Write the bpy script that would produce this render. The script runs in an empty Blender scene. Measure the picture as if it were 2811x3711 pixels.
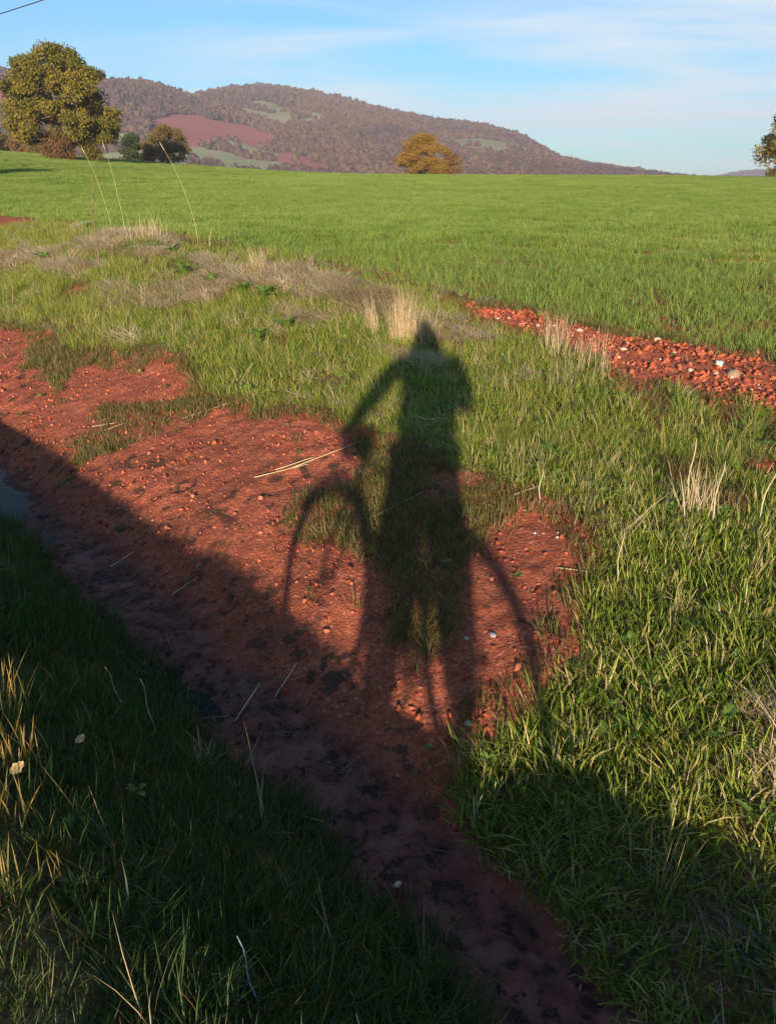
import bpy, bmesh, math, random
import numpy as np
from mathutils import Vector, Matrix, noise as mnoise

# ------------------------------------------------------------------ camera, sky, sun, exposure
scene = bpy.context.scene
R = math.radians
CAMH = 1.55
SUN_EL, SUN_AZ = 10.9, 1.8           # the light travels towards azimuth 1.8 degrees (right of +Y), 10.9 degrees down

cam_d = bpy.data.cameras.new('camera')
cam_d.sensor_fit = 'VERTICAL'; cam_d.sensor_height = 36.0; cam_d.sensor_width = 36.0
cam_d.lens = 27.5; cam_d.clip_start = 0.05; cam_d.clip_end = 9000
cam = bpy.data.objects.new('camera', cam_d); scene.collection.objects.link(cam)
cam.location = (0, 0, CAMH); cam.rotation_euler = (R(90 - 22.8), 0, 0)
scene.camera = cam

world = bpy.data.worlds.new('World'); scene.world = world; world.use_nodes = True
wn, wl = world.node_tree.nodes, world.node_tree.links
wn.clear()
w_out = wn.new('ShaderNodeOutputWorld'); w_bg = wn.new('ShaderNodeBackground')
sky = wn.new('ShaderNodeTexSky'); sky.sky_type = 'NISHITA'; sky.sun_disc = False
sky.sun_elevation = R(SUN_EL); sky.sun_rotation = R(180 + SUN_AZ)
sky.altitude = 300; sky.air_density = 1.0; sky.dust_density = 0.35; sky.ozone_density = 2.5
w_bg.inputs['Strength'].default_value = 0.08
# thin high cirrus, the same all round the sky: direction projected on a flat layer, stretched noise
tc = wn.new('ShaderNodeTexCoord'); sep = wn.new('ShaderNodeSeparateXYZ'); wl.new(tc.outputs['Generated'], sep.inputs[0])
def wmath(op, a, b):
    m = wn.new('ShaderNodeMath'); m.operation = op
    for i, v in enumerate((a, b)):
        if v is None: continue
        if isinstance(v, (int, float)): m.inputs[i].default_value = v
        else: wl.new(v, m.inputs[i])
    return m.outputs[0]
zc = wmath('ADD', wmath('MAXIMUM', sep.outputs['Z'], 0.0), 0.14)
comb = wn.new('ShaderNodeCombineXYZ')
wl.new(wmath('DIVIDE', sep.outputs['X'], zc), comb.inputs[0]); wl.new(wmath('DIVIDE', sep.outputs['Y'], zc), comb.inputs[1])
mp = wn.new('ShaderNodeMapping'); mp.inputs['Location'].default_value = (3.1, 1.35, 0); mp.inputs['Rotation'].default_value = (0, 0, R(18)); mp.inputs['Scale'].default_value = (0.55, 1.5, 1)
wl.new(comb.outputs[0], mp.inputs[0])
n1 = wn.new('ShaderNodeTexNoise'); n1.inputs['Scale'].default_value = 1.1; n1.inputs['Detail'].default_value = 7; n1.inputs['Roughness'].default_value = 0.55; n1.inputs['Distortion'].default_value = 0.5
wl.new(mp.outputs[0], n1.inputs['Vector'])
mp2 = wn.new('ShaderNodeMapping'); mp2.inputs['Location'].default_value = (0.55, 0.35, 4.0); mp2.inputs['Scale'].default_value = (0.28, 0.28, 1)
wl.new(comb.outputs[0], mp2.inputs[0])
n2 = wn.new('ShaderNodeTexNoise'); n2.inputs['Scale'].default_value = 1.0; n2.inputs['Detail'].default_value = 2
wl.new(mp2.outputs[0], n2.inputs['Vector'])
cr1 = wn.new('ShaderNodeMapRange'); cr1.inputs[1].default_value = 0.33; cr1.inputs[2].default_value = 0.66; wl.new(n1.outputs['Fac'], cr1.inputs[0])
cr2 = wn.new('ShaderNodeMapRange'); cr2.inputs[1].default_value = 0.40; cr2.inputs[2].default_value = 0.58; wl.new(n2.outputs['Fac'], cr2.inputs[0])
cfac = wmath('MULTIPLY', wmath('MULTIPLY', cr1.outputs[0], cr2.outputs[0]), 1.0)
tint = wn.new('ShaderNodeMix'); tint.data_type = 'RGBA'; tint.blend_type = 'MULTIPLY'; tint.inputs[0].default_value = 1.0
wl.new(sky.outputs[0], tint.inputs[6]); tint.inputs[7].default_value = (0.53, 1.01, 1.25, 1)
cmix = wn.new('ShaderNodeMix'); cmix.data_type = 'RGBA'
wl.new(cfac, cmix.inputs[0]); wl.new(tint.outputs[2], cmix.inputs[6]); cmix.inputs[7].default_value = (5.6, 6.3, 6.7, 1)
wl.new(cmix.outputs[2], w_bg.inputs['Color']); wl.new(w_bg.outputs[0], w_out.inputs['Surface'])

sun_d = bpy.data.lights.new('sun', 'SUN'); sun_d.energy = 5.0; sun_d.angle = R(0.75); sun_d.color = (1.0, 0.85, 0.63)
sun = bpy.data.objects.new('sun', sun_d); scene.collection.objects.link(sun)
sun_dir = Vector((math.sin(R(SUN_AZ)) * math.cos(R(SUN_EL)), math.cos(R(SUN_AZ)) * math.cos(R(SUN_EL)), -math.sin(R(SUN_EL))))
sun.rotation_euler = sun_dir.to_track_quat('-Z', 'Y').to_euler(); sun.location = (0, -20, 30)

vs = scene.view_settings
vs.view_transform = 'Standard'; vs.look = 'None'; vs.gamma = 1.0; vs.use_curve_mapping = False; vs.exposure = 0.9
scene.render.engine = 'CYCLES'
scene.cycles.use_denoising = True
scene.cycles.max_bounces = 6; scene.cycles.diffuse_bounces = 3; scene.cycles.transmission_bounces = 4
scene.cycles.transparent_max_bounces = 4; scene.cycles.volume_bounces = 0

rng = np.random.default_rng(11)
random.seed(5)

# ------------------------------------------------------------------ helpers
def tag(o, label=None, cat=None, group=None, kind=None):
    if label: o['label'] = label
    if cat: o['category'] = cat
    if group: o['group'] = group
    if kind: o['kind'] = kind
    return o
def link(o, parent=None):
    scene.collection.objects.link(o)
    if parent is not None: o.parent = parent
    return o
def empty(name, loc, rz=0.0):
    o = bpy.data.objects.new(name, None); o.location = loc; o.rotation_euler = (0, 0, rz); o.empty_display_size = 0.2
    return link(o)
def big_mesh(name, V, F, mat=None, smooth=False, attrs=None):
    """V (n,3), F (m,k) with k 3 or 4, or a list of such arrays"""
    V = np.asarray(V, np.float32)
    Fs = F if isinstance(F, list) else [F]
    Fs = [np.asarray(f, np.int32) for f in Fs if len(f)]
    me = bpy.data.meshes.new(name)
    me.vertices.add(len(V)); me.vertices.foreach_set('co', V.ravel())
    nl = sum(f.size for f in Fs); nf = sum(len(f) for f in Fs)
    me.loops.add(nl); me.loops.foreach_set('vertex_index', np.concatenate([f.ravel() for f in Fs]))
    tot = np.concatenate([np.full(len(f), f.shape[1], np.int32) for f in Fs])
    me.polygons.add(nf); me.polygons.foreach_set('loop_start', np.concatenate([[0], np.cumsum(tot)[:-1]]).astype(np.int32))
    if smooth: me.polygons.foreach_set('use_smooth', np.ones(nf, bool))
    me.update(calc_edges=True)
    for k, v in (attrs or {}).items():
        a = me.attributes.new(k, 'FLOAT', 'POINT'); a.data.foreach_set('value', np.asarray(v, np.float32).ravel())
    if mat: me.materials.append(mat)
    return me
def obj(name, me, parent=None, loc=None):
    o = bpy.data.objects.new(name, me)
    if loc is not None: o.location = loc
    return link(o, parent)
def tube_arrays(pts, radii, sides=8, caps=True):
    pts = [Vector(p) for p in pts]; n = len(pts); V = []; F = []
    if not hasattr(radii, '__len__'): radii = [radii] * n
    tan = [(pts[min(i + 1, n - 1)] - pts[max(i - 1, 0)]).normalized() for i in range(n)]
    u = tan[0].orthogonal().normalized()
    for i in range(n):
        u = (u - tan[i] * u.dot(tan[i])).normalized(); w = tan[i].cross(u)
        for k in range(sides):
            a = 2 * math.pi * k / sides
            V.append(pts[i] + (u * math.cos(a) + w * math.sin(a)) * radii[i])
    for i in range(n - 1):
        for k in range(sides):
            a, b = i * sides + k, i * sides + (k + 1) % sides
            F.append((a, b, b + sides, a + sides))
    if caps:
        V.append(pts[0]); V.append(pts[-1]); c0, c1 = len(V) - 2, len(V) - 1
        for k in range(sides):
            F.append((c0, (k + 1) % sides, k)); F.append((c1, (n - 1) * sides + k, (n - 1) * sides + (k + 1) % sides))
    return V, F
def join_arrays(parts):
    V = []; F = []
    for v, f in parts:
        o = len(V); V += list(v); F += [tuple(i + o for i in q) for q in f]
    return V, F
def py_mesh(name, V, F, mat=None, smooth=True):
    me = bpy.data.meshes.new(name); me.from_pydata([tuple(v) for v in V], [], F)
    if smooth: me.polygons.foreach_set('use_smooth', np.ones(len(me.polygons), bool))
    if mat: me.materials.append(mat)
    me.update(); return me
def tube(name, pts, radii, mat, parent=None, sides=8):
    return obj(name, py_mesh(name, *tube_arrays(pts, radii, sides), mat), parent)

# ------------------------------------------------------------------ noise
def _hash(ix, iy, seed):
    h = (ix.astype(np.int64) * 374761393 + iy.astype(np.int64) * 668265263 + seed * 2147483647) & 0xFFFFFFFF
    h = ((h ^ (h >> 13)) * 1274126177) & 0xFFFFFFFF
    h = h ^ (h >> 16)
    return h / 4294967295.0
def vnoise(x, y, seed=0):
    ix, iy = np.floor(x), np.floor(y); fx, fy = x - ix, y - iy
    u, v = fx * fx * fx * (fx * (fx * 6 - 15) + 10), fy * fy * fy * (fy * (fy * 6 - 15) + 10)
    a = _hash(ix, iy, seed); b = _hash(ix + 1, iy, seed); c = _hash(ix, iy + 1, seed); d = _hash(ix + 1, iy + 1, seed)
    return (a + (b - a) * u + (c - a) * v + (a - b - c + d) * u * v) * 2 - 1
def fbm(x, y, seed=0, oct=3, gain=0.5):
    s = 0.0; a = 1.0; t = 0.0; c, q = 0.8, 0.6
    for i in range(oct):
        s = s + a * vnoise(x, y, seed + i * 17); t += a; a *= gain
        x, y = (c * x - q * y) * 2.03 + 5.2, (q * x + c * y) * 2.03 + 1.7
    return s / t

# ------------------------------------------------------------------ the lie of the land
CN, SN = math.cos(R(40)), math.sin(R(40))       # n: across the ditch (away from the road), t: along it
def nt(x, y): return CN * x + SN * y, -SN * x + CN * y
def xy(n, t): return CN * n - SN * t, SN * n + CN * t
def sstep(a, b, v):
    u = np.clip((v - a) / (b - a), 0, 1); return u * u * (3 - 2 * u)
_pn = np.array([-60, -6, -.6, -.1, .15, .32, .5, .75, 1.0, 1.15, 1.45, 1.62, 1.8, 2.2, 2.9, 3.3])
_pz = np.array([0, 0, 0, .01, .0, -.08, -.19, -.33, -.5, -.58, -.585, -.53, -.45, -.33, -.16, -.07])
def pchip(xk, yk, x):
    h = np.diff(xk); d = np.diff(yk) / h; m = np.zeros_like(yk)
    for i in range(1, len(xk) - 1):
        if d[i - 1] * d[i] > 0:
            w1 = 2 * h[i] + h[i - 1]; w2 = h[i] + 2 * h[i - 1]; m[i] = (w1 + w2) / (w1 / d[i - 1] + w2 / d[i])
    m[0] = d[0]; m[-1] = d[-1]
    x = np.clip(x, xk[0], xk[-1]); i = np.clip(np.searchsorted(xk, x) - 1, 0, len(xk) - 2); s = (x - xk[i]) / h[i]
    return yk[i] * (1 + 2 * s) * (1 - s) ** 2 + m[i] * h[i] * s * (1 - s) ** 2 + yk[i + 1] * s * s * (3 - 2 * s) + m[i + 1] * h[i] * s * s * (s - 1)
def ztop(t): return np.interp(t, [-60, 0, 2.6, 5.5, 9, 12, 22, 60], [-.1, -.05, .1, .36, .58, .68, .78, 1.6])
def softp(v, w): return w * np.logaddexp(0, v / w)
def field_z(x, y):
    z = .4 + .018 * y + .07 * softp(-x - 16, 6) - .0075 * np.maximum(x, 0)
    far = np.maximum(y - 138, 0); return z - np.minimum(.0006 * far ** 2, .12 * far)
def macro(x, y):
    n, t = nt(x, y)
    v = pchip(_pn, _pz, np.minimum(n, 3.3)) + (ztop(t) + .07) * sstep(2.6, 6.2, n)
    v = v + .18 * sstep(-.2, -.8, t) * np.exp(-((n - .12) / .22) ** 2)      # unseen hump added to the road edge, deepens the shade in the ditch
    w = sstep(6, 22, n)
    return np.where(n > 6, v * (1 - w) + field_z(x, y) * w, v)

# bare and dry patches, outlines in metres on the ground
PATCH = {
 'red_main':[(-7.60,13.38),(-5.14,10.51),(-4.15,9.78),(-3.64,8.70),(-2.40,7.99),(-1.86,7.50),(-1.60,6.69),(-1.38,6.35),(-0.48,5.71),(-0.26,5.35),(0.19,4.98),(0.46,4.53),(0.70,4.20),(0.92,4.00),(1.05,3.77),(1.07,3.44),(0.91,3.12),(0.81,2.83),(0.65,2.68),(0.52,2.49),(0.34,2.43),(0.27,2.14),(0.41,1.86),(0.61,1.57),(0.80,1.33),(0.30,1.37),(0.17,1.67),(0.00,1.83),(-0.25,2.23),(-0.66,2.78),(-1.10,3.41),(-1.62,4.07),(-2.33,4.80),(-3.63,5.88)],
 'thin_a':[(-4.36,9.55),(-3.66,8.91),(-2.40,7.99),(-2.25,7.43),(-3.10,7.89),(-3.13,7.32),(-3.90,8.42)],
 'thin_b':[(-2.48,6.72),(-1.58,6.59),(-1.36,6.26),(-1.61,5.99),(-1.93,5.80),(-2.30,5.56),(-2.65,6.03),(-2.46,6.26)],
 'strip':[(-0.25,5.15),(0.19,4.98),(0.46,4.58),(0.67,4.19),(0.68,3.85),(0.54,3.76),(0.34,3.34),(0.34,3.01),(0.12,2.82),(-0.04,3.08),(0.03,3.54),(-0.22,3.86),(-0.52,4.04),(-0.66,4.33),(-0.57,4.48),(-0.22,4.47),(-0.14,4.76)],
 'red_edge':[(2.72,5.00),(2.58,5.26),(2.30,5.52),(2.0,5.78),(1.70,5.80),(1.62,6.38),(1.30,7.05),(0.84,7.55),(0.30,8.90),(1.17,8.38),(1.69,8.06),(2.02,7.47),(2.61,7.25),(2.94,6.90),(3.30,6.63),(3.56,6.48)],
 'red_right':[(2.78,5.75),(2.96,5.54),(2.44,4.42),(2.37,4.54)],
 'red_far':[(-12.24,23.63),(-10.53,22.72),(-9.38,22.09),(-7.34,18.53),(-8.67,18.59),(-10.68,20.46)],
 'red_mid':[(-3.59,13.70),(-3.16,13.48),(-2.37,12.47),(-2.27,11.95),(-2.77,12.39),(-3.24,12.89)],
 'mole':[(-4.67,11.28),(-4.63,11.77),(-4.11,11.35),(-4.12,11.09),(-4.41,10.79)],
 'bare_a':[(-1.15,7.70),(-0.97,7.79),(-0.97,7.39)],
 'bare_b':[(1.66,4.44),(1.90,4.43),(1.86,4.10),(1.62,4.12)],
 'bare_c':[(2.30,5.55),(2.46,5.38),(2.26,4.86),(2.12,5.05)],
 'bare_d':[(1.88,5.82),(2.02,5.55),(1.84,4.98),(1.70,5.25)],
 'bare_e':[(2.12,4.56),(2.34,4.42),(2.22,4.02),(2.02,4.14)],
 'bare_f':[(1.72,4.06),(1.97,4.05),(1.88,3.74),(1.66,3.78)],
 'straw_a':[(-7.89,15.52),(-5.92,14.44),(-5.47,13.68),(-6.10,13.44),(-7.14,13.95)],
 'straw_b':[(-5.87,14.54),(-5.23,14.65),(-4.24,13.55),(-4.07,12.20),(-4.40,11.72),(-5.32,12.84)],
 'straw_c':[(-5.51,16.26),(-4.83,17.08),(-3.24,12.89),(-3.07,11.88),(-4.21,12.67),(-4.76,13.93)],
 'straw_d':[(-2.76,11.69),(-1.74,11.05),(-0.78,9.97),(-0.04,9.14),(0.30,8.37),(0.19,7.89),(-0.38,8.39),(-1.29,9.42),(-2.35,10.34)],
 'straw_e':[(-1.73,8.83),(-1.09,8.60),(-0.56,8.15),(-0.63,7.82),(-1.31,8.04),(-1.65,8.34)],
 'straw_f':[(0.15,7.91),(0.73,7.77),(1.10,7.45),(0.92,7.05),(0.42,7.02),(0.09,7.36)],
 'straw_g':[(0.01,6.95),(0.53,6.76),(0.51,6.42),(0.09,6.47)],
 'straw_h':[(0.79,6.59),(1.09,6.54),(1.16,5.99),(0.79,5.95)],
 'straw_i':[(0.75,8.55),(1.11,7.94),(1.46,7.30),(1.33,7.01),(0.90,7.61)],
 'straw_j':[(-3.88,11.16),(-3.03,10.40),(-1.86,10.24),(-1.91,9.23),(-3.02,9.69),(-3.66,10.26)],
 'straw_l':[(1.33,2.46),(1.57,2.53),(1.34,2.00),(1.25,2.09)],
}
def inside(poly, x, y):
    P = np.array(poly); r = np.zeros(x.shape, bool); j = len(P) - 1
    lo, hi = P.min(0), P.max(0)
    m = (x >= lo[0]) & (x <= hi[0]) & (y >= lo[1]) & (y <= hi[1])
    if not m.any(): return r
    xs, ys = x[m], y[m]; q = np.zeros(xs.shape, bool)
    for i in range(len(P)):
        (xi, yi), (xj, yj) = P[i], P[j]
        if yi != yj: q ^= ((yi > ys) != (yj > ys)) & (xs < (xj - xi) * (ys - yi) / (yj - yi) + xi)
        j = i
    r[m] = q; return r
def warp(x, y, amp=0.09, sc=4.0):
    d = np.clip(np.hypot(x, y) / 6, .6, 2.0)
    return (x + amp * d * (fbm(x * sc, y * sc, 3, 3)), y + amp * d * 1.3 * (fbm(x * sc, y * sc, 9, 3)))
SOIL_KEYS = ['red_main', 'red_edge', 'red_right', 'red_far', 'red_mid', 'mole', 'bare_a', 'bare_b', 'bare_c', 'bare_d', 'bare_e', 'bare_f']
def covers(x, y):
    """soil: bare earth, thin: sparse growth on it, straw: lying dead grass, mud: wet ditch bottom"""
    x = np.asarray(x, float); y = np.asarray(y, float)
    X, Y = warp(x, y); n, t = nt(x, y)
    soil = np.zeros(x.shape)
    for k in SOIL_KEYS: soil = np.maximum(soil, inside(PATCH[k], X, Y) * 1.0)
    bed = (n > 1.17 + .10 * fbm(t * 3.3, n * 3, 5, 3)) & (n < 1.45 + .3 * sstep(1.5, 2.6, t) + .09 * fbm(t * 3, n * 3, 6)) & (t < 25)
    soil = np.maximum(soil, bed * 1.0)
    thin = np.zeros(x.shape)
    for k in ('thin_a', 'thin_b'): thin = np.maximum(thin, inside(PATCH[k], X, Y) * .7)
    thin = np.maximum(thin, inside(PATCH['strip'], X, Y) * 1.0)
    straw = np.zeros(x.shape)
    for k in PATCH:
        if k.startswith('straw'): straw = np.maximum(straw, inside(PATCH[k], X, Y) * 1.0)
    mud = sstep(1.08, 1.2, n) * (1 - sstep(1.42 + .06 * fbm(t * 2, 0 * t, 8), 1.6 + .08 * fbm(t * 2, 0 * t, 8), n))
    return soil, thin, straw, mud
def crop_edge(t): return 6.2 + .5 * sstep(5.5, 3.2, t) + .16 * fbm(t * 1.3, t * 0 + 3, 21)
def ground_z(x, y, cov=None):
    x = np.asarray(x, float); y = np.asarray(y, float)
    n, t = nt(x, y); soil, thin, straw, mud = cov if cov is not None else covers(x, y)
    z = macro(x, y)
    on = sstep(-.05, .3, n)
    near = 1 - sstep(14, 40, np.hypot(x, y))
    z = z + on * near * ((1 - soil) * .035 * fbm(x * 1.7, y * 1.7, 31, 3) + .03 * fbm(x * .6, y * .6, 33, 2))
    rough = soil * (1 - .75 * mud)
    cl = fbm(x * 11, y * 11, 41, 4, .6)
    z = z + near * rough * (.016 * cl + .012 * np.abs(vnoise(x * 26, y * 26, 47)) + .02 * fbm(x * 3.2, y * 3.2, 45, 2))
    tilled = soil * sstep(4.6, 5.6, n)
    z = z + near * tilled * (.035 * np.abs(fbm(x * 7, y * 7, 51, 3)) - .01)
    # rills and low pits in the ditch bottom
    z = z + mud * (.034 * fbm(x * 4.5, y * 4.5, 61, 4, .6) + .004 * vnoise(x * 30, y * 30, 63))
    for pn, pt, sn_, st, dep in ((1.2, 6.2, .2, 1.2, .06), (1.22, 2.75, .10, .42, .045), (1.2, 2.0, .08, .3, .03)):
        z = z - dep * np.exp(-((n - pn) / sn_) ** 2 - ((t - pt) / st) ** 2)
    far = sstep(30, 60, np.hypot(x, y))
    z = z + far * .25 * fbm(x * .02, y * .02, 71, 2)
    return z
def gz(x, y): return float(ground_z(np.array([x]), np.array([y]))[0])

# ------------------------------------------------------------------ materials
def new_mat(name):
    m = bpy.data.materials.new(name); m.use_nodes = True; m.node_tree.nodes.clear()
    return m, m.node_tree.nodes, m.node_tree.links
def ramp(nodes, stops):
    r = nodes.new('ShaderNodeValToRGB'); e = r.color_ramp.elements
    while len(e) < len(stops): e.new(0.5)
    for i, (p, c) in enumerate(stops): e[i].position = p; e[i].color = (*c, 1)
    return r
def leaf_mat(name, stops, trans=0.3, rough=0.5, spec=0.3):
    """stops: colours picked by a per-blade tint plus a per-plant random"""
    m, N, L = new_mat(name)
    out = N.new('ShaderNodeOutputMaterial'); at = N.new('ShaderNodeAttribute'); at.attribute_name = 'tint'
    oi = N.new('ShaderNodeObjectInfo')
    a = N.new('ShaderNodeMath'); a.operation = 'MULTIPLY_ADD'; a.inputs[1].default_value = 0.34; L.new(oi.outputs['Random'], a.inputs[0])
    b = N.new('ShaderNodeMath'); b.operation = 'MULTIPLY_ADD'; b.inputs[1].default_value = 0.66; b.inputs[2].default_value = 0.0; L.new(at.outputs['Fac'], b.inputs[0]); L.new(b.outputs[0], a.inputs[2])
    r = ramp(N, stops); L.new(a.outputs[0], r.inputs[0])
    p = N.new('ShaderNodeBsdfPrincipled'); p.inputs['Roughness'].default_value = rough; p.inputs['Specular IOR Level'].default_value = spec
    L.new(r.outputs[0], p.inputs['Base Color'])
    t = N.new('ShaderNodeBsdfTranslucent'); L.new(r.outputs[0], t.inputs['Color'])
    mx = N.new('ShaderNodeMixShader'); mx.inputs[0].default_value = trans
    L.new(p.outputs[0], mx.inputs[1]); L.new(t.outputs[0], mx.inputs[2]); L.new(mx.outputs[0], out.inputs['Surface'])
    return m
def plain_mat(name, col, rough=0.6, metal=0.0, var=0.15, scale=30.0, bump=0.0, spec=0.5):
    m, N, L = new_mat(name)
    out = N.new('ShaderNodeOutputMaterial'); p = N.new('ShaderNodeBsdfPrincipled')
    tcn = N.new('ShaderNodeTexCoord'); nz = N.new('ShaderNodeTexNoise'); nz.inputs['Scale'].default_value = scale; nz.inputs['Detail'].default_value = 5
    L.new(tcn.outputs['Object'], nz.inputs['Vector'])
    r = ramp(N, [(0.3, tuple(c * (1 - var) for c in col)), (0.7, tuple(min(1, c * (1 + var)) for c in col))]); L.new(nz.outputs['Fac'], r.inputs[0])
    L.new(r.outputs[0], p.inputs['Base Color']); p.inputs['Roughness'].default_value = rough; p.inputs['Metallic'].default_value = metal; p.inputs['Specular IOR Level'].default_value = spec
    if bump:
        b = N.new('ShaderNodeBump'); b.inputs['Strength'].default_value = bump; b.inputs['Distance'].default_value = 0.01; L.new(nz.outputs['Fac'], b.inputs['Height']); L.new(b.outputs[0], p.inputs['Normal'])
    L.new(p.outputs[0], out.inputs['Surface']); return m
def ground_material():
    m, N, L = new_mat('ground_earth')
    out = N.new('ShaderNodeOutputMaterial'); p = N.new('ShaderNodeBsdfPrincipled')
    geo = N.new('ShaderNodeNewGeometry')
    def attr(k):
        a = N.new('ShaderNodeAttribute'); a.attribute_name = k; return a.outputs['Fac']
    def nz(scale, det=5, rough=0.6):
        n = N.new('ShaderNodeTexNoise'); n.inputs['Scale'].default_value = scale; n.inputs['Detail'].default_value = det; n.inputs['Roughness'].default_value = rough
        L.new(geo.outputs['Position'], n.inputs['Vector']); return n.outputs['Fac']
    def mix(f, a, b):
        x = N.new('ShaderNodeMix'); x.data_type = 'RGBA'
        if isinstance(f, float): x.inputs[0].default_value = f
        else: L.new(f, x.inputs[0])
        for i, v in ((6, a), (7, b)):
            if isinstance(v, tuple): x.inputs[i].default_value = (*v, 1)
            else: L.new(v, x.inputs[i])
        return x.outputs[2]
    def rng_(v, a, b, c=0.0, d=1.0):
        q = N.new('ShaderNodeMapRange'); q.inputs[1].default_value = a; q.inputs[2].default_value = b; q.inputs[3].default_value = c; q.inputs[4].default_value = d
        L.new(v, q.inputs[0]); return q.outputs[0]
    def mul(a, b):
        q = N.new('ShaderNodeMath'); q.operation = 'MULTIPLY'
        for i, v in enumerate((a, b)):
            if isinstance(v, float): q.inputs[i].default_value = v
            else: L.new(v, q.inputs[i])
        return q.outputs[0]
    fine = nz(55, 6, .65); mid = nz(9, 5); low = nz(1.6, 3)
    r1 = ramp(N, [(0.28, (.20, .042, .021)), (0.5, (.42, .105, .052)), (0.72, (.60, .20, .115))]); L.new(fine, r1.inputs[0])
    r2 = ramp(N, [(0.3, (.27, .06, .03)), (0.7, (.52, .145, .075))]); L.new(mid, r2.inputs[0])
    red = mix(0.45, r1.outputs[0], r2.outputs[0])
    # gravelly crumbs: every cell its own tone and a rounded top
    vor = N.new('ShaderNodeTexVoronoi'); vor.inputs['Scale'].default_value = 75; vor.inputs['Randomness'].default_value = 1.0; L.new(geo.outputs['Position'], vor.inputs['Vector'])
    sp_ = N.new('ShaderNodeSeparateColor'); L.new(vor.outputs['Color'], sp_.inputs[0])
    r3 = ramp(N, [(0.0, (.10, .025, .015)), (0.45, (.30, .08, .044)), (0.9, (.46, .14, .08)), (1.0, (.60, .32, .22))]); L.new(sp_.outputs[0], r3.inputs[0])
    red = mix(0.46, red, r3.outputs[0])
    # blackish algae and moss crusts on the damp bank
    moss = mul(rng_(nz(7.5, 4, .55), .56, .62), attr('damp'))
    red = mix(mul(moss, .85), red, (.035, .034, .022))
    red = mix(mul(rng_(low, .38, .62), .4), red, (.19, .055, .032))
    red = mix(mul(rng_(nz(3.2, 4), .5, .7), .2), red, (.27, .11, .065))
    # bed silt, greyer and darker because it is wet
    silt = ramp(N, [(0.3, (.065, .027, .022)), (0.5, (.135, .051, .039)), (0.7, (.21, .08, .06))]); L.new(mid, silt.inputs[0])
    wet = mix(rng_(nz(17, 6, .7), .5, .58), silt.outputs[0], (.035, .018, .017))
    wet = mix(mul(rng_(nz(5, 4), .52, .62), .7), wet, (.22, .095, .075))
    col = mix(attr('mud'), red, wet)
    th = ramp(N, [(0.3, (.055, .045, .02)), (0.5, (.11, .085, .04)), (0.7, (.20, .15, .08))]); L.new(fine, th.inputs[0])
    col = mix(mul(rng_(mid, .25, .6, .55, 1.0), attr('thatch')), col, th.outputs[0])
    L.new(col, p.inputs['Base Color'])
    L.new(rng_(attr('mud'), 0, 1, .95, .8), p.inputs['Roughness']); p.inputs['Specular IOR Level'].default_value = .15
    b1 = N.new('ShaderNodeBump'); b1.inputs['Strength'].default_value = .9; b1.inputs['Distance'].default_value = .012; L.new(fine, b1.inputs['Height'])
    b2 = N.new('ShaderNodeBump'); b2.inputs['Strength'].default_value = .5; b2.inputs['Distance'].default_value = .02; L.new(nz(24, 4), b2.inputs['Height']); L.new(b1.outputs[0], b2.inputs['Normal'])
    b3 = N.new('ShaderNodeBump'); b3.invert = True; b3.inputs['Distance'].default_value = .012; L.new(mul(vor.outputs['Distance'], 12.0), b3.inputs['Height'])
    L.new(rng_(attr('mud'), 0, 1, .16, .05), b3.inputs['Strength']); L.new(b2.outputs[0], b3.inputs['Normal'])
    L.new(b3.outputs[0], p.inputs['Normal'])
    L.new(p.outputs[0], out.inputs['Surface']); return m

# ------------------------------------------------------------------ ground: one sheet, fine at the ditch, wide beyond it
def axis(lo, a, b, step, hi, g=1.06):
    c = list(np.arange(a, b, step)); s = step; v = c[-1]
    while v < hi: s *= g; v += s; c.append(v)
    s = step; v = a; pre = []
    while v > lo: s *= g; v -= s; pre.append(v)
    return np.array(pre[::-1] + c)
na = axis(-45, -.1, 6.9, .022, 520); ta = axis(-150, .2, 9.0, .024, 520)
NN, TT = np.meshgrid(na, ta, indexing='ij'); GX, GY = xy(NN, TT)
cov = covers(GX, GY); GZ = ground_z(GX, GY, cov)
soil, thin, straw, mud = cov
nn_, nt_ = NN.shape
idx = np.arange(nn_ * nt_).reshape(nn_, nt_)
quads = np.stack([idx[:-1, :-1], idx[1:, :-1], idx[1:, 1:], idx[:-1, 1:]], -1).reshape(-1, 4)
thatch = (1 - soil) * (1 - sstep(6.0, 6.6, NN)) * sstep(-.15, .05, NN) + thin * .35
damp = soil * (1 - sstep(3.0, 4.0, NN)) * np.clip(sstep(-.1, .35, fbm(GX * 1.1, GY * 1.1, 77, 2) + .1) + (1 - sstep(1.7, 2.3, NN)), 0, 1)
g_me = big_mesh('ground', np.stack([GX, GY, GZ], -1).reshape(-1, 3), quads, ground_material(), True,
                dict(mud=mud * soil, thatch=np.clip(thatch, 0, 1), damp=damp))
ground = tag(obj('ground', g_me), 'red earth ground with a roadside ditch and a gently rising field', kind='structure')

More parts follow.
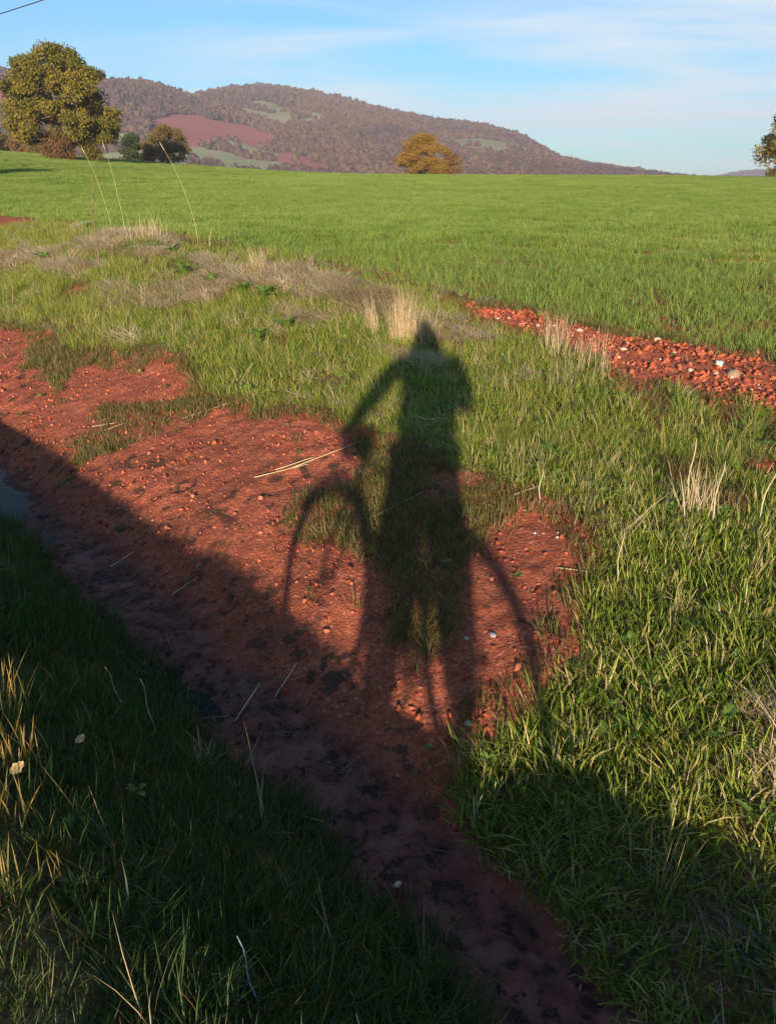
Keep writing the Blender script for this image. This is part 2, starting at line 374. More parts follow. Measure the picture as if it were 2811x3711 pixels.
# the lane behind the viewer, on which the cyclist stands
def road():
    m = plain_mat('asphalt', (.055, .053, .05), .9, 0, .35, 90, .6)
    ns = np.array([-4.6, -4.5, -3.5, -2.3, -1.2, -.22, -.14]); ts = np.linspace(-40, 60, 60)
    A, B = np.meshgrid(ns, ts, indexing='ij'); X, Y = xy(A + np.where(np.isin(A, ns[-2:]), .03 * fbm(B * 2, B * 0, 4), 0), B)
    Z = macro(X, Y) + np.array([-.03, .008, .02, .03, .02, .008, -.03])[:, None]
    i = np.arange(A.size).reshape(A.shape); q = np.stack([i[:-1, :-1], i[1:, :-1], i[1:, 1:], i[:-1, 1:]], -1).reshape(-1, 4)
    tag(obj('road', big_mesh('road', np.stack([X, Y, Z], -1).reshape(-1, 3), q, m, True)), 'narrow asphalt lane beside the ditch', kind='structure')
road()

# standing water in the low parts of the ditch
def puddle(name, label, pn, pt, sn_, st, level):
    m, N, L = new_mat(name + '_water')
    out = N.new('ShaderNodeOutputMaterial'); p = N.new('ShaderNodeBsdfPrincipled')
    p.inputs['Base Color'].default_value = (.018, .013, .014, 1); p.inputs['Roughness'].default_value = .22; p.inputs['IOR'].default_value = 1.33; p.inputs['Specular IOR Level'].default_value = .06
    nz = N.new('ShaderNodeTexNoise'); nz.inputs['Scale'].default_value = 14; b = N.new('ShaderNodeBump'); b.inputs['Strength'].default_value = .06; b.inputs['Distance'].default_value = .01
    L.new(nz.outputs['Fac'], b.inputs['Height']); L.new(b.outputs[0], p.inputs['Normal']); L.new(p.outputs[0], out.inputs['Surface'])
    V = []; K = 40
    for k in range(K):
        a = 2 * math.pi * k / K; V.append((*xy(pn + sn_ * math.cos(a), pt + st * math.sin(a)), level))
    V.append((*xy(pn, pt), level))
    tag(obj(name, py_mesh(name, V, [(k, (k + 1) % K, K) for k in range(K)], m, False)), label, kind='structure')
puddle('water', 'blue reflecting water lying in the ditch at the picture edge', 1.2, 6.4, .34, 2.2, -.599)
puddle('water', 'dark little pool under the near bank of the ditch', 1.21, 2.7, .2, .75, -.607)

# ------------------------------------------------------------------ wooded hills beyond the field
RIDGE_L = np.array([(-905,145),(-767,154),(-631,160),(-564,157),(-498,149),(-445,144),(-395,141),(-344,141),(-297,125),(-261,100),(-218,103),(-165,78),(-97,44),(-27,15),(44,-4),(200,-14)], float)
RIDGE_M = np.array([(-1052,134),(-774,134),(-496,142),(-384,138),(-352,143),(-328,157),(-291,176),(-245,181),(-199,177),(-145,170),(-72,155),(20,136),(113,119),(207,107),(254,97),(302,72),(341,52),(389,40),(485,27),(573,13),(631,5),(727,-2),(1100,-6)], float)
BASE = -14.0
def hill_z(x, y):
    rl = np.interp(x + .10 * np.maximum(1300 - y, 0), RIDGE_L[:, 0], RIDGE_L[:, 1]) - 7; rm = np.interp(x + .14 * np.maximum(1750 - y, 0), RIDGE_M[:, 0], RIDGE_M[:, 1]) - 7      # spurs run obliquely
    ul = np.clip((y - 520) / 780, 0, 1); um = np.clip((y - 560) / 1190, 0, 1)
    sl = .35 * ul + .65 * ul * ul * (3 - 2 * ul); sm = .5 * um + .5 * um * um * (3 - 2 * um)
    bl = np.clip(1 - (y - 1300) / 600, 0, 1); bm = np.clip(1 - (y - 1750) / 700, 0, 1)
    gul = fbm(x / 150 + .3 * y / 300, y / 330, 91, 4)
    L = BASE + np.maximum(rl - BASE, 0) * sl * bl + 60 * gul * sl * (1 - sl) * np.clip((rl + 14) / 100, 0, 1)
    M = BASE + np.maximum(rm - BASE, 0) * sm * bm + 75 * gul * sm * (1 - sm) * np.clip((rm - 40) / 80, 0, 1)
    k = 6.0
    return k * np.logaddexp(L / k, M / k) + np.clip(1 - y / 800, 0, 1) * 5 * fbm(x / 120, y / 120, 95, 2)
LAND = {
 'red':[[(-275,1005),(-280,1130),(-256,1182),(-230,1126),(-191,1176),(-148,1158),(-140,1095),(-150,1020),(-177,1040),(-195,1050),(-200,1005),(-202,945),(-210,925),(-236,925),(-258,955)],
        [(-135,1012),(-102,985),(-82,932),(-122,905)], [(-95,925),(-70,930),(-38,850),(-86,835)], [(-520,1130),(-489,1122),(-465,1110),(-438,1020),(-461,1015),(-495,1035)], [(-254,900),(-260,975),(-237,930),(-232,840)]],
 'meadow':[[(-232,1404),(-214,1465),(-143,1382),(-90,1332),(-94,1235),(-164,1240),(-216,1275)], [(72,1280),(146,1368),(215,1372),(248,1345),(225,1240),(150,1170),(92,1190)]],
 'pale':[[(-226,905),(-192,980),(-178,998),(-138,944),(-84,895),(-150,790),(-197,795),(-222,835)], [(-206,1045),(-177,1050),(-118,962),(-136,925),(-183,998)], [(-310,900),(-284,925),(-240,918),(-230,882),(-243,815),(-288,795)],
         [(-420,640),(-160,560),(120,600),(60,740),(-140,770),(-220,780),(-300,800)]],
}
def land_cover(x, y):
    wx = x + 5 * fbm(x / 40, y / 40, 101, 2); wy = y + 7 * fbm(x / 40, y / 40, 103, 2)
    out = {}
    for k, polys in LAND.items():
        a = np.zeros(x.shape)
        for p in polys: a = np.maximum(a, inside(p, wx, wy) * 1.0)
        out[k] = a
    return out
def hill_material():
    m, N, L = new_mat('hill_land')
    out = N.new('ShaderNodeOutputMaterial'); p = N.new('ShaderNodeBsdfPrincipled'); p.inputs['Roughness'].default_value = 1; p.inputs['Specular IOR Level'].default_value = .1
    geo = N.new('ShaderNodeNewGeometry')
    def noise_ramp(scale, a, b):
        n = N.new('ShaderNodeTexNoise'); n.inputs['Scale'].default_value = scale; n.inputs['Detail'].default_value = 6; L.new(geo.outputs['Position'], n.inputs['Vector'])
        r = ramp(N, [(.3, a), (.7, b)]); L.new(n.outputs['Fac'], r.inputs[0]); return r.outputs[0]
    col = noise_ramp(.04, (.06, .04, .025), (.12, .075, .045))
    for k, a, b in (('red', (.29, .088, .078), (.36, .118, .10)), ('meadow', (.22, .21, .10), (.30, .26, .13)), ('pale', (.22, .24, .11), (.33, .30, .16))):
        at = N.new('ShaderNodeAttribute'); at.attribute_name = k
        x = N.new('ShaderNodeMix'); x.data_type = 'RGBA'; L.new(at.outputs['Fac'], x.inputs[0]); L.new(col, x.inputs[6]); L.new(noise_ramp(.02, a, b), x.inputs[7]); col = x.outputs[2]
    L.new(col, p.inputs['Base Color']); L.new(p.outputs[0], out.inputs['Surface']); return m
hx = np.arange(-1400, 1701, 9.0); hy = np.arange(225, 2300, 9.0)
HX, HY = np.meshgrid(hx, hy, indexing='ij'); HZ = hill_z(HX, HY)
i_ = np.arange(HX.size).reshape(HX.shape)
hq = np.stack([i_[:-1, :-1], i_[1:, :-1], i_[1:, 1:], i_[:-1, 1:]], -1).reshape(-1, 4)
hill_m = hill_material()
tag(obj('hills', big_mesh('hills', np.stack([HX, HY, HZ], -1).reshape(-1, 3), hq, hill_m, True, land_cover(HX, HY))), 'wooded autumn hills with red and pale fields beyond the crop', kind='structure')
# a second, farther hill low on the horizon
RIDGE_F = np.array([(400,-12),(982,-6),(1155,7),(1240,20),(1324,35),(1410,41),(1582,50),(1845,39),(2198,19),(2553,-2)], float)
fx = np.arange(300, 2600, 40.0); fy = np.arange(2400, 3500, 40.0); FX, FY = np.meshgrid(fx, fy, indexing='ij')
fr = np.interp(FX, RIDGE_F[:, 0], RIDGE_F[:, 1]) - 4
FZ = -16 + (fr + 16) * np.exp(-((FY - 3200) / 420) ** 2) + 5 * fbm(FX / 90, FY / 90, 105, 3)
i_ = np.arange(FX.size).reshape(FX.shape); fq = np.stack([i_[:-1, :-1], i_[1:, :-1], i_[1:, 1:], i_[:-1, 1:]], -1).reshape(-1, 4)
tag(obj('hills', big_mesh('far_hill', np.stack([FX, FY, FZ], -1).reshape(-1, 3), fq, hill_m, True, dict(red=FX * 0, meadow=FX * 0, pale=FX * 0))), 'low dark hill far off on the horizon beside the oak', kind='structure')

# ------------------------------------------------------------------ scattering: real mesh instances on points, one object per growth
def scatter(name, label, pts, rot, scl, idx, protos):
    pts = np.asarray(pts, np.float32); n = len(pts)
    me = bpy.data.meshes.new(name); me.vertices.add(n); me.vertices.foreach_set('co', pts.ravel())
    a = me.attributes.new('rot', 'FLOAT_VECTOR', 'POINT'); a.data.foreach_set('vector', np.asarray(rot, np.float32).ravel())
    scl = np.asarray(scl, np.float32)
    if scl.ndim == 1: scl = np.repeat(scl[:, None], 3, 1)
    a = me.attributes.new('scl', 'FLOAT_VECTOR', 'POINT'); a.data.foreach_set('vector', scl.ravel())
    a = me.attributes.new('pick', 'INT', 'POINT'); a.data.foreach_set('value', np.asarray(idx, np.int32))
    o = tag(obj(name, me), label, kind='stuff')
    g = bpy.data.node_groups.new(name + '_scatter', 'GeometryNodeTree')
    g.interface.new_socket('Geometry', in_out='INPUT', socket_type='NodeSocketGeometry'); g.interface.new_socket('Geometry', in_out='OUTPUT', socket_type='NodeSocketGeometry')
    gi = g.nodes.new('NodeGroupInput'); go = g.nodes.new('NodeGroupOutput'); iop = g.nodes.new('GeometryNodeInstanceOnPoints')
    jn = g.nodes.new('GeometryNodeJoinGeometry')
    for p in protos:
        inf = g.nodes.new('GeometryNodeObjectInfo'); inf.inputs['Object'].default_value = p; inf.inputs['As Instance'].default_value = False; inf.transform_space = 'ORIGINAL'
        gti = g.nodes.new('GeometryNodeGeometryToInstance'); g.links.new(inf.outputs['Geometry'], gti.inputs[0]); g.links.new(gti.outputs[0], jn.inputs[0])
    def named(k, ty):
        x = g.nodes.new('GeometryNodeInputNamedAttribute'); x.data_type = ty; x.inputs['Name'].default_value = k; return x.outputs['Attribute']
    g.links.new(gi.outputs[0], iop.inputs['Points']); g.links.new(jn.outputs[0], iop.inputs['Instance'])
    iop.inputs['Pick Instance'].default_value = True
    g.links.new(named('pick', 'INT'), iop.inputs['Instance Index'])
    e2r = g.nodes.new('FunctionNodeEulerToRotation'); g.links.new(named('rot', 'FLOAT_VECTOR'), e2r.inputs[0]); g.links.new(e2r.outputs[0], iop.inputs['Rotation'])
    g.links.new(named('scl', 'FLOAT_VECTOR'), iop.inputs['Scale'])
    g.links.new(iop.outputs[0], go.inputs[0])
    md = o.modifiers.new('scatter', 'NODES'); md.node_group = g
    return o
def proto(name, V, F, mat, tint, smooth=False):
    me = big_mesh(name, V, F, mat, smooth, dict(tint=tint)); return bpy.data.objects.new(name, me)     # not linked: only a shape to instance

# blades of grass as curved ribbons
def blades(bx, by, length, width, az, lean, curl, tint, seg=3, z0=None, twist=0.6):
    n = len(bx); V = np.zeros((n, seg * 2 + 1, 3)); az = np.asarray(az)
    d = np.stack([np.cos(az), np.sin(az)], -1); side_a = az + np.pi / 2 + rng.uniform(-twist, twist, n)
    s = np.stack([np.cos(side_a), np.sin(side_a)], -1)
    x = np.zeros(n); z = np.zeros(n) if z0 is None else z0.copy()
    for k in range(seg + 1):
        u = k / seg; w = width * (1 - .75 * u ** 1.6) * .5
        c = np.stack([bx, by], -1) + d * x[:, None]
        if k < seg:
            V[:, 2 * k, :2] = c - s * w[:, None]; V[:, 2 * k + 1, :2] = c + s * w[:, None]; V[:, 2 * k, 2] = z; V[:, 2 * k + 1, 2] = z
        else: V[:, 2 * seg, :2] = c; V[:, 2 * seg, 2] = z
        ang = lean + curl * (k + .5) / seg
        x = x + np.sin(ang) * length / seg; z = z + np.cos(ang) * length / seg
    base = (np.arange(n) * (seg * 2 + 1))[:, None]
    q = [base + np.array([2 * k, 2 * k + 1, 2 * k + 3, 2 * k + 2]) for k in range(seg - 1)]
    Q = np.concatenate(q) if q else np.zeros((0, 4), int)
    T = base + np.array([2 * seg - 2, 2 * seg - 1, 2 * seg])
    return V.reshape(-1, 3), Q, T, np.repeat(tint, seg * 2 + 1)
def clump(name, mat, n, radius, lmin, lmax, w, lean=(.05, .5), curl=(.1, .9), tint=(0, 1), seg=3, out=0.5, dead=0.0):
    r = radius * np.sqrt(rng.random(n)); a = rng.random(n) * 2 * np.pi
    az = np.where(rng.random(n) < out, a, rng.random(n) * 2 * np.pi)
    tn = rng.uniform(*tint, n)
    if dead: tn = np.where(rng.random(n) < dead, 1.0, tn * .85)
    V, Q, T, t = blades(r * np.cos(a), r * np.sin(a), rng.uniform(lmin, lmax, n), np.full(n, w) * rng.uniform(.7, 1.2, n), az, rng.uniform(*lean, n), rng.uniform(*curl, n), tn, seg)
    return proto(name, V, [Q, T], mat, t)

PITCH = R(22.8); FPX = 1690.0
def in_view(x, y, z, margin=0.3):
    c, s = math.cos(PITCH), math.sin(PITCH); zz = z - CAMH
    dep = y * c - zz * s; up = y * s + zz * c
    ok = dep > .25; dd = np.where(ok, dep, 1)
    return ok & (np.abs(x / dd) < .496 * (1 + margin) + .12 / dd) & (up / dd > -.654 * (1 + margin)) & (up / dd < .9)
def grid_points(n0, n1, t0, t1, step):
    A, B = np.meshgrid(np.arange(n0, n1, step), np.arange(t0, t1, step), indexing='ij')
    A = A.ravel() + rng.uniform(-.5, .5, A.size) * step; B = B.ravel() + rng.uniform(-.5, .5, B.size) * step
    x, y = xy(A, B); keep = in_view(x, y, macro(x, y)); return x[keep], y[keep]
def rots(n, tilt=.12, lean_az=None, lean=0.0):
    r = np.zeros((n, 3)); r[:, 2] = rng.random(n) * 2 * np.pi; r[:, 0] = rng.normal(0, tilt, n); r[:, 1] = rng.normal(0, tilt, n); return r

M_verge = leaf_mat('verge_grass_blade', [(0.0, (.075, .135, .017)), (0.35, (.18, .25, .03)), (0.6, (.295, .32, .05)), (0.78, (.41, .35, .10)), (0.9, (.58, .45, .24))], .34, .6, .15)
M_bank = leaf_mat('shaded_bank_blade', [(0.0, (.03, .065, .015)), (0.4, (.055, .10, .02)), (0.74, (.10, .125, .03)), (0.85, (.32, .20, .07))], .35)  # darker than the verge blades: the bank's shade is put into the colour
M_wheat = leaf_mat('wheat_blade', [(0.0, (.10, .165, .028)), (0.4, (.205, .285, .055)), (0.8, (.31, .37, .085)), (1.0, (.48, .45, .16))], .35, .55, .2)
M_straw = leaf_mat('dry_grass_blade', [(0.0, (.30, .20, .105)), (0.5, (.52, .38, .215)), (1.0, (.70, .55, .35))], .22)
M_thin = leaf_mat('thin_grass_blade', [(0.0, (.08, .10, .024)), (0.5, (.14, .13, .034)), (0.85, (.22, .155, .06)), (1.0, (.33, .22, .11))], .3)

VG = []
for fw, fn in ((.55, 1.5), (.95, 1.0), (1.6, .6)):         # the same turf with fewer, broader blades where it is far off
    VG += [clump('verge_clump', M_verge, int(34 * fn), .055, .035, .085, .0042 * fw, dead=.06, tint=(.0, .7), lean=(.05, .9)) for _ in range(4)]
    VG += [clump('verge_clump', M_verge, int(30 * fn), .06, .04, .10, .004 * fw, dead=.26, tint=(.3, 1), lean=(.1, 1.0)) for _ in range(4)]
    VG += [clump('verge_clump', M_verge, int(22 * fn), .06, .08, .17, .0045 * fw, dead=.2, curl=(.2, 1.4)) for _ in range(3)]
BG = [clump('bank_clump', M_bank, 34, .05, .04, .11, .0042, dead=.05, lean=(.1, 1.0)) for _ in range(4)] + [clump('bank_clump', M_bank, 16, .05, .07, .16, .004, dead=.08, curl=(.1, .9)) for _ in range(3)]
WT = [clump('wheat_plant', M_wheat, 9, .018, .07, .145, .006, lean=(.1, .7), curl=(.3, 1.4), out=.8, dead=.03) for _ in range(7)]
TH = [clump('thin_clump', M_thin, 18, .05, .025, .085, .0042, dead=.10) for _ in range(5)]
def lying(name, n, size, w=.003):
    bx, by = rng.uniform(-size, size, n), rng.uniform(-size, size, n); az = rng.normal(0, 1.0, n)
    V, Q, T, t = blades(bx, by, rng.uniform(.08, .22, n), np.full(n, w) * rng.uniform(.6, 1.4, n), az, rng.uniform(1.12, 1.5, n), rng.uniform(-.1, .4, n), rng.random(n), 3, z0=rng.uniform(.0, .035, n))
    return proto(name, V, [Q, T], M_straw, t)
ST = [lying('straw_mat', 75, .10) for _ in range(3)] + [lying('straw_mat', 24, .12, .011) for _ in range(4)]
WISP = [clump('dry_wisp', M_straw, 7, .03, .14, .34, .0026, lean=(.02, .5), curl=(.0, .5)) for _ in range(4)]

# verge on the far side of the ditch
def verge():
    P = []
    for step, d0, d1 in ((.034, 0, 5.2), (.055, 5.2, 10), (.085, 10, 30)):
        x, y = grid_points(1.26, 6.5, -2.5, 30, step); d = np.hypot(x, y); k = (d >= d0) & (d < d1); P.append(np.stack([x[k], y[k], np.full(k.sum(), step)], -1))
    P = np.concatenate(P); x, y = P[:, 0], P[:, 1]; soil, thin, straw, mud = covers(x, y); n, t = nt(x, y)
    dens = (1 - soil) * (1 - straw * np.clip(.58 + 1.8 * fbm(x * 2.4, y * 2.4, 145, 2), .15, .92)) * (n < crop_edge(t) - .12) * (.72 + .45 * fbm(x * 2.2, y * 2.2, 111, 2))
    dens = np.maximum(dens, thin * .0)
    k = rng.random(len(x)) < np.clip(dens, 0, 1) ; k &= n > 1.3
    x, y, st = x[k], y[k], P[k, 2]; n, t = nt(x, y)
    lush = fbm(x * .9, y * .9, 115, 3)
    long_ = sstep(.0, .6, lush + .5 * sstep(3.2, 1.6, t) - .1)
    scl = (.7 + .5 * rng.random(len(x)) + .35 * long_) * (st / .045) ** .55 * np.where(np.hypot(x, y) < 5.2, .9, 1)
    hue = fbm(x * 1.3, y * 1.3, 117, 3) + rng.normal(0, .16, len(x))
    idx = np.where(rng.random(len(x)) < .06 + .5 * long_, rng.integers(8, 11, len(x)), np.where(hue < .04, rng.integers(0, 4, len(x)), rng.integers(4, 8, len(x))))
    idx = idx + 11 * np.where(np.hypot(x, y) + rng.normal(0, .4, len(x)) < 4.6, 0, np.where(np.hypot(x, y) + rng.normal(0, .7, len(x)) < 9, 1, 2))
    scatter('verge_grass', 'rough green verge grass between the ditch and the crop', np.stack([x, y, ground_z(x, y) - .008], -1), rots(len(x), .2), scl, idx, VG)
verge()
def thin_growth():
    x, y = grid_points(1.6, 6.8, -1, 14, .045); soil, thin, straw, mud = covers(x, y); n, t = nt(x, y)
    edge = np.zeros(len(x))
    for dx, dy in ((.16, 0), (-.16, 0), (0, .22), (0, -.22)): edge = np.maximum(edge, 1 - covers(x + dx, y + dy)[0])
    dens = soil * (1 - mud) * np.clip(np.maximum(thin, .75 * edge) * (.9 + .9 * fbm(x * 3, y * 3, 121, 2)) + .02 * (fbm(x * 5, y * 5, 123, 2) > .3), 0, 1)
    k = rng.random(len(x)) < dens; x, y = x[k], y[k]
    scatter('thin_grass', 'thin short reddish grass growing over the bare red bank', np.stack([x, y, ground_z(x, y) - .004], -1), rots(len(x), .25), .7 + .7 * rng.random(len(x)), rng.integers(0, 5, len(x)), TH)
thin_growth()
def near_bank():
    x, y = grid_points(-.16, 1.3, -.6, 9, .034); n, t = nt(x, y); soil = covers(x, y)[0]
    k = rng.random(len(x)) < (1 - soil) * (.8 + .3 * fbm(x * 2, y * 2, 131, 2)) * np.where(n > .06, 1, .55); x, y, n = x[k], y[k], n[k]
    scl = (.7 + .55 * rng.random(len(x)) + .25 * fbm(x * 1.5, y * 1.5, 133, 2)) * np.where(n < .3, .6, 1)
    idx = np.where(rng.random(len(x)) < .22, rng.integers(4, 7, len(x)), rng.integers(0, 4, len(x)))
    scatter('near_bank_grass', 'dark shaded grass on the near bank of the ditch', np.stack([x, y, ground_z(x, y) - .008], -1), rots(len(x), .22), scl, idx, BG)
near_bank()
def dry_grass():
    x, y = grid_points(1.7, 6.3, 0, 26, .075); soil, thin, straw, mud = covers(x, y)
    k = rng.random(len(x)) < straw * (1 - soil) * np.clip(.58 + 1.8 * fbm(x * 2.4, y * 2.4, 145, 2), .05, .95) + np.where(np.hypot(x, y) < 5, .008, .035) * (1 - soil) * (fbm(x * 1.2, y * 1.2, 141, 2) > 0); x, y = x[k], y[k]
    r = np.zeros((len(x), 3)); r[:, 2] = 2.6 + .9 * fbm(x * .8, y * .8, 143, 2) * 2 + rng.normal(0, .35, len(x)); r[:, :2] = rng.normal(0, .12, (len(x), 2))
    scatter('lying_dry_grass', 'flattened straw-coloured dead grass lying over the verge', np.stack([x, y, ground_z(x, y) + .012], -1), r, (.75 + .6 * rng.random(len(x))) * np.clip(np.hypot(x, y) / 9, .5, 1.1), np.where(np.hypot(x, y) < 5, rng.integers(0, 3, len(x)), rng.integers(3, 7, len(x))), ST)
    x, y = grid_points(.1, 6.2, -.5, 16, .16); soil = covers(x, y)[0]
    k = rng.random(len(x)) < (1 - soil) * .22 * (fbm(x * 1.3, y * 1.3, 147, 2) > -.1) * np.where(nt(x, y)[0] < 1.3, .45, 1); x, y = x[k], y[k]
    scatter('dry_wisps', 'thin dry grass stems standing among the green grass', np.stack([x, y, ground_z(x, y) - .005], -1), rots(len(x), .25), .6 + .6 * rng.random(len(x)), rng.integers(0, 4, len(x)), WISP)
dry_grass()

# young wheat: single plants near, tufted patches farther off
def patch(name, size, n, lmin, lmax, w, seg, tb=.25):
    per = 5; px_, py_ = rng.uniform(-size / 2, size / 2, n), rng.uniform(-size / 2, size / 2, n)
    bx, by = np.repeat(px_, per) + rng.normal(0, .012, n * per), np.repeat(py_, per) + rng.normal(0, .012, n * per); m = n * per
    V, Q, T, t = blades(bx, by, rng.uniform(lmin, lmax, m), np.full(m, w), rng.random(m) * 6.283, rng.uniform(.1, .6, m), rng.uniform(.3, 1.2, m), np.clip(tb - .25 + np.repeat(rng.random(n), per) * .45 + rng.random(m) * .45, 0, 1), seg)
    return proto(name, V, [Q, T], M_wheat, t)
W2 = [patch('wheat_patch', .5, 64, .07, .145, .0085, 2, .12 + .06 * q) for q in range(6)]
W3 = [patch('wheat_patch_far', 1.6, 200, .08, .16, .016, 2, .12 + .06 * q) for q in range(6)]
def wheat():
    x, y = grid_points(5.6, 24, -2, 40, .058); n, t = nt(x, y); n = np.round(n / .125) * .125 + rng.normal(0, .022, len(n)); x, y = xy(n, t); d = np.hypot(x, y)      # sown in rows
    ed = n - crop_edge(t); pr = np.where(ed > 0, .93 - .5 * np.exp(-ed / .25), .10 * (ed > -.45))
    soil = covers(x, y)[0]; pr = pr * np.where((soil > 0) & (ed < .3), .35, 1)
    pr = pr * (.82 + .55 * fbm(x * 1.4, y * 1.4, 151, 2))
    k = (rng.random(len(x)) < pr) & (d < 13); x, y = x[k], y[k]
    scl = .85 + .4 * rng.random(len(x)) + .12 * fbm(x * 1.1, y * 1.1, 153, 2)
    scatter('young_wheat', 'bright young wheat plants growing along the field edge', np.stack([x, y, ground_z(x, y) - .006], -1), rots(len(x), .18), scl, rng.integers(0, 7, len(x)), WT)
    x, y = grid_points(6, 80, -5, 80, .40); d = np.hypot(x, y); n, t = nt(x, y); k = (d > 12.7) & (d < 48) & (n > crop_edge(t) + .15); x, y = x[k], y[k]
    sc = (1.0 + .25 * rng.random(len(x)) + .22 * fbm(x * .35, y * .6, 155, 3))
    scatter('young_wheat', 'green young wheat covering the middle of the field', np.stack([x, y, ground_z(x, y) - .01], -1), rots(len(x), .05), np.stack([np.ones(len(x)), np.ones(len(x)), sc], -1), np.clip((3 + 4.5 * fbm(x * .5, y * .35, 158, 3) + rng.normal(0, 1.2, len(x))).astype(int), 0, 5), W2)
    x, y = grid_points(6, 190, -20, 190, 1.25); d = np.hypot(x, y); n, t = nt(x, y); k = (d > 47) & (y < 205) & (n > crop_edge(t) + .4); x, y = x[k], y[k]
    sc = (1.05 + .3 * rng.random(len(x)) + .3 * fbm(x * .12, y * .2, 157, 3))
    scatter('young_wheat', 'smooth green young wheat towards the far crest of the field', np.stack([x, y, ground_z(x, y) - .01], -1), rots(len(x), .03), np.stack([np.ones(len(x)), np.ones(len(x)), sc], -1), np.clip((3.4 + 4.5 * fbm(x * .12, y * .09, 159, 3) + rng.normal(0, 1.0, len(x))).astype(int), 0, 5), W3)
wheat()

# crumbs and clods of red earth
M_clod = leaf_mat('clod_earth', [(0.0, (.13, .03, .017)), (0.1, (.34, .082, .042)), (0.28, (.46, .125, .064)), (0.335, (.52, .165, .095))], 0.0, .95, .15)
def lump(name, seed, mat, flat=.75, sub=2, amp=.28):
    bm = bmesh.new(); bmesh.ops.create_icosphere(bm, subdivisions=sub, radius=1)
    for v in bm.verts:
        c = v.co.copy(); f = 1 + amp * mnoise.noise(c * 1.3 + Vector((seed * 3.7, 1.1, seed))) + amp * .5 * mnoise.noise(c * 3.1 + Vector((seed, 7, 2)))
        v.co = Vector((c.x * f, c.y * f, c.z * f * flat))
    me = bpy.data.meshes.new(name); bm.to_mesh(me); bm.free()
    me.polygons.foreach_set('use_smooth', np.ones(len(me.polygons), bool)); me.materials.append(mat); return me
CL = [bpy.data.objects.new('clod_shape', lump('clod_shape', s, M_clod, .6, 2, .95)) for s in range(5)]
def clods():
    x, y = grid_points(1.5, 6.9, 0, 11, .027); soil, thin, straw, mud = covers(x, y); n, t = nt(x, y)
    till = sstep(4.7, 5.6, n)
    k = rng.random(len(x)) < soil * (1 - .8 * mud) * np.clip((.27 + .3 * till) * (1 - .5 * thin) * (.8 + .9 * fbm(x * 2.5, y * 2.5, 161, 2)), 0, 1); x, y, till = x[k], y[k], till[k]
    s = np.clip(rng.lognormal(math.log(.0055), .55, len(x)), .0025, .017) * (1 + .7 * till)
    scatter('earth_clods', 'crumbs and clods of red earth on the bare soil', np.stack([x, y, ground_z(x, y) + s * .2], -1), rng.random((len(x), 3)) * 6.28, s, rng.integers(0, 5, len(x)), CL)
clods()

# bits of straw and rotten stems washed into the ditch
M_litter = leaf_mat('ditch_litter', [(0.0, (.05, .035, .025)), (0.5, (.14, .10, .065)), (1.0, (.34, .26, .17))], .1, .8, .1)
def litter_shape(n):
    V, Q, T, t = blades(rng.normal(0, .03, n), rng.normal(0, .03, n), rng.uniform(.02, .11, n), rng.uniform(.002, .006, n), rng.random(n) * 6.28, rng.uniform(1.3, 1.57, n), rng.uniform(-.1, .2, n), rng.random(n), 2, z0=rng.uniform(.001, .012, n))
    return proto('litter_shape', V, [Q, T], M_litter, t)
LT = [litter_shape(n) for n in (2, 3, 5, 8)]
def litter():
    x, y = grid_points(1.0, 3.2, 0, 9, .07); n, t = nt(x, y); soil = covers(x, y)[0]
    k = rng.random(len(x)) < np.where(n < 1.9, .34, .10) * np.clip(.6 + 1.4 * fbm(x * 2.2, y * 2.2, 191, 2), 0, 1); x, y = x[k], y[k]
    scatter('ditch_litter', 'bits of straw and rotten stems washed into the ditch', np.stack([x, y, ground_z(x, y) + .002], -1), rots(len(x), .1), .7 + .8 * rng.random(len(x)), rng.integers(0, 4, len(x)), LT)
litter()

# the wood on the hills, too far to pick trees apart
M_wood = leaf_mat('autumn_wood_leaf', [(0.0, (.055, .042, .04)), (0.3, (.095, .062, .054)), (0.55, (.13, .078, .062)), (0.8, (.18, .108, .066)), (1.0, (.11, .10, .062))], .15, .9, .05)
def wood_crown(name, seed):
    r = np.random.default_rng(seed); n = 130
    d = r.normal(size=(n, 3)); d /= np.linalg.norm(d, axis=1)[:, None]; rad = .55 + .45 * r.random(n) ** .5
    c = d * rad[:, None] * np.array([1, 1, 1.15]) + np.array([0, 0, 1.05]); c[:, 2] = np.maximum(c[:, 2], .05)
    u = r.normal(size=(n, 3)); u -= d * (u * d).sum(1)[:, None] * .8; u /= np.linalg.norm(u, axis=1)[:, None]; v = np.cross(d, u) + .4 * r.normal(size=(n, 3))
    s = .34
    V = np.stack([c - u * s - v * s, c + u * s - v * s * .8, c + u * s * .8 + v * s, c - u * s * .9 + v * s], 1).reshape(-1, 3)
    return proto(name, V, np.arange(n * 4).reshape(n, 4), M_wood, np.repeat(np.clip((.08, .25, .4, .55, .7, .9)[seed] + .12 * r.normal(size=n), 0, 1), 4))
WC = [wood_crown('wood_crown', s) for s in range(6)]
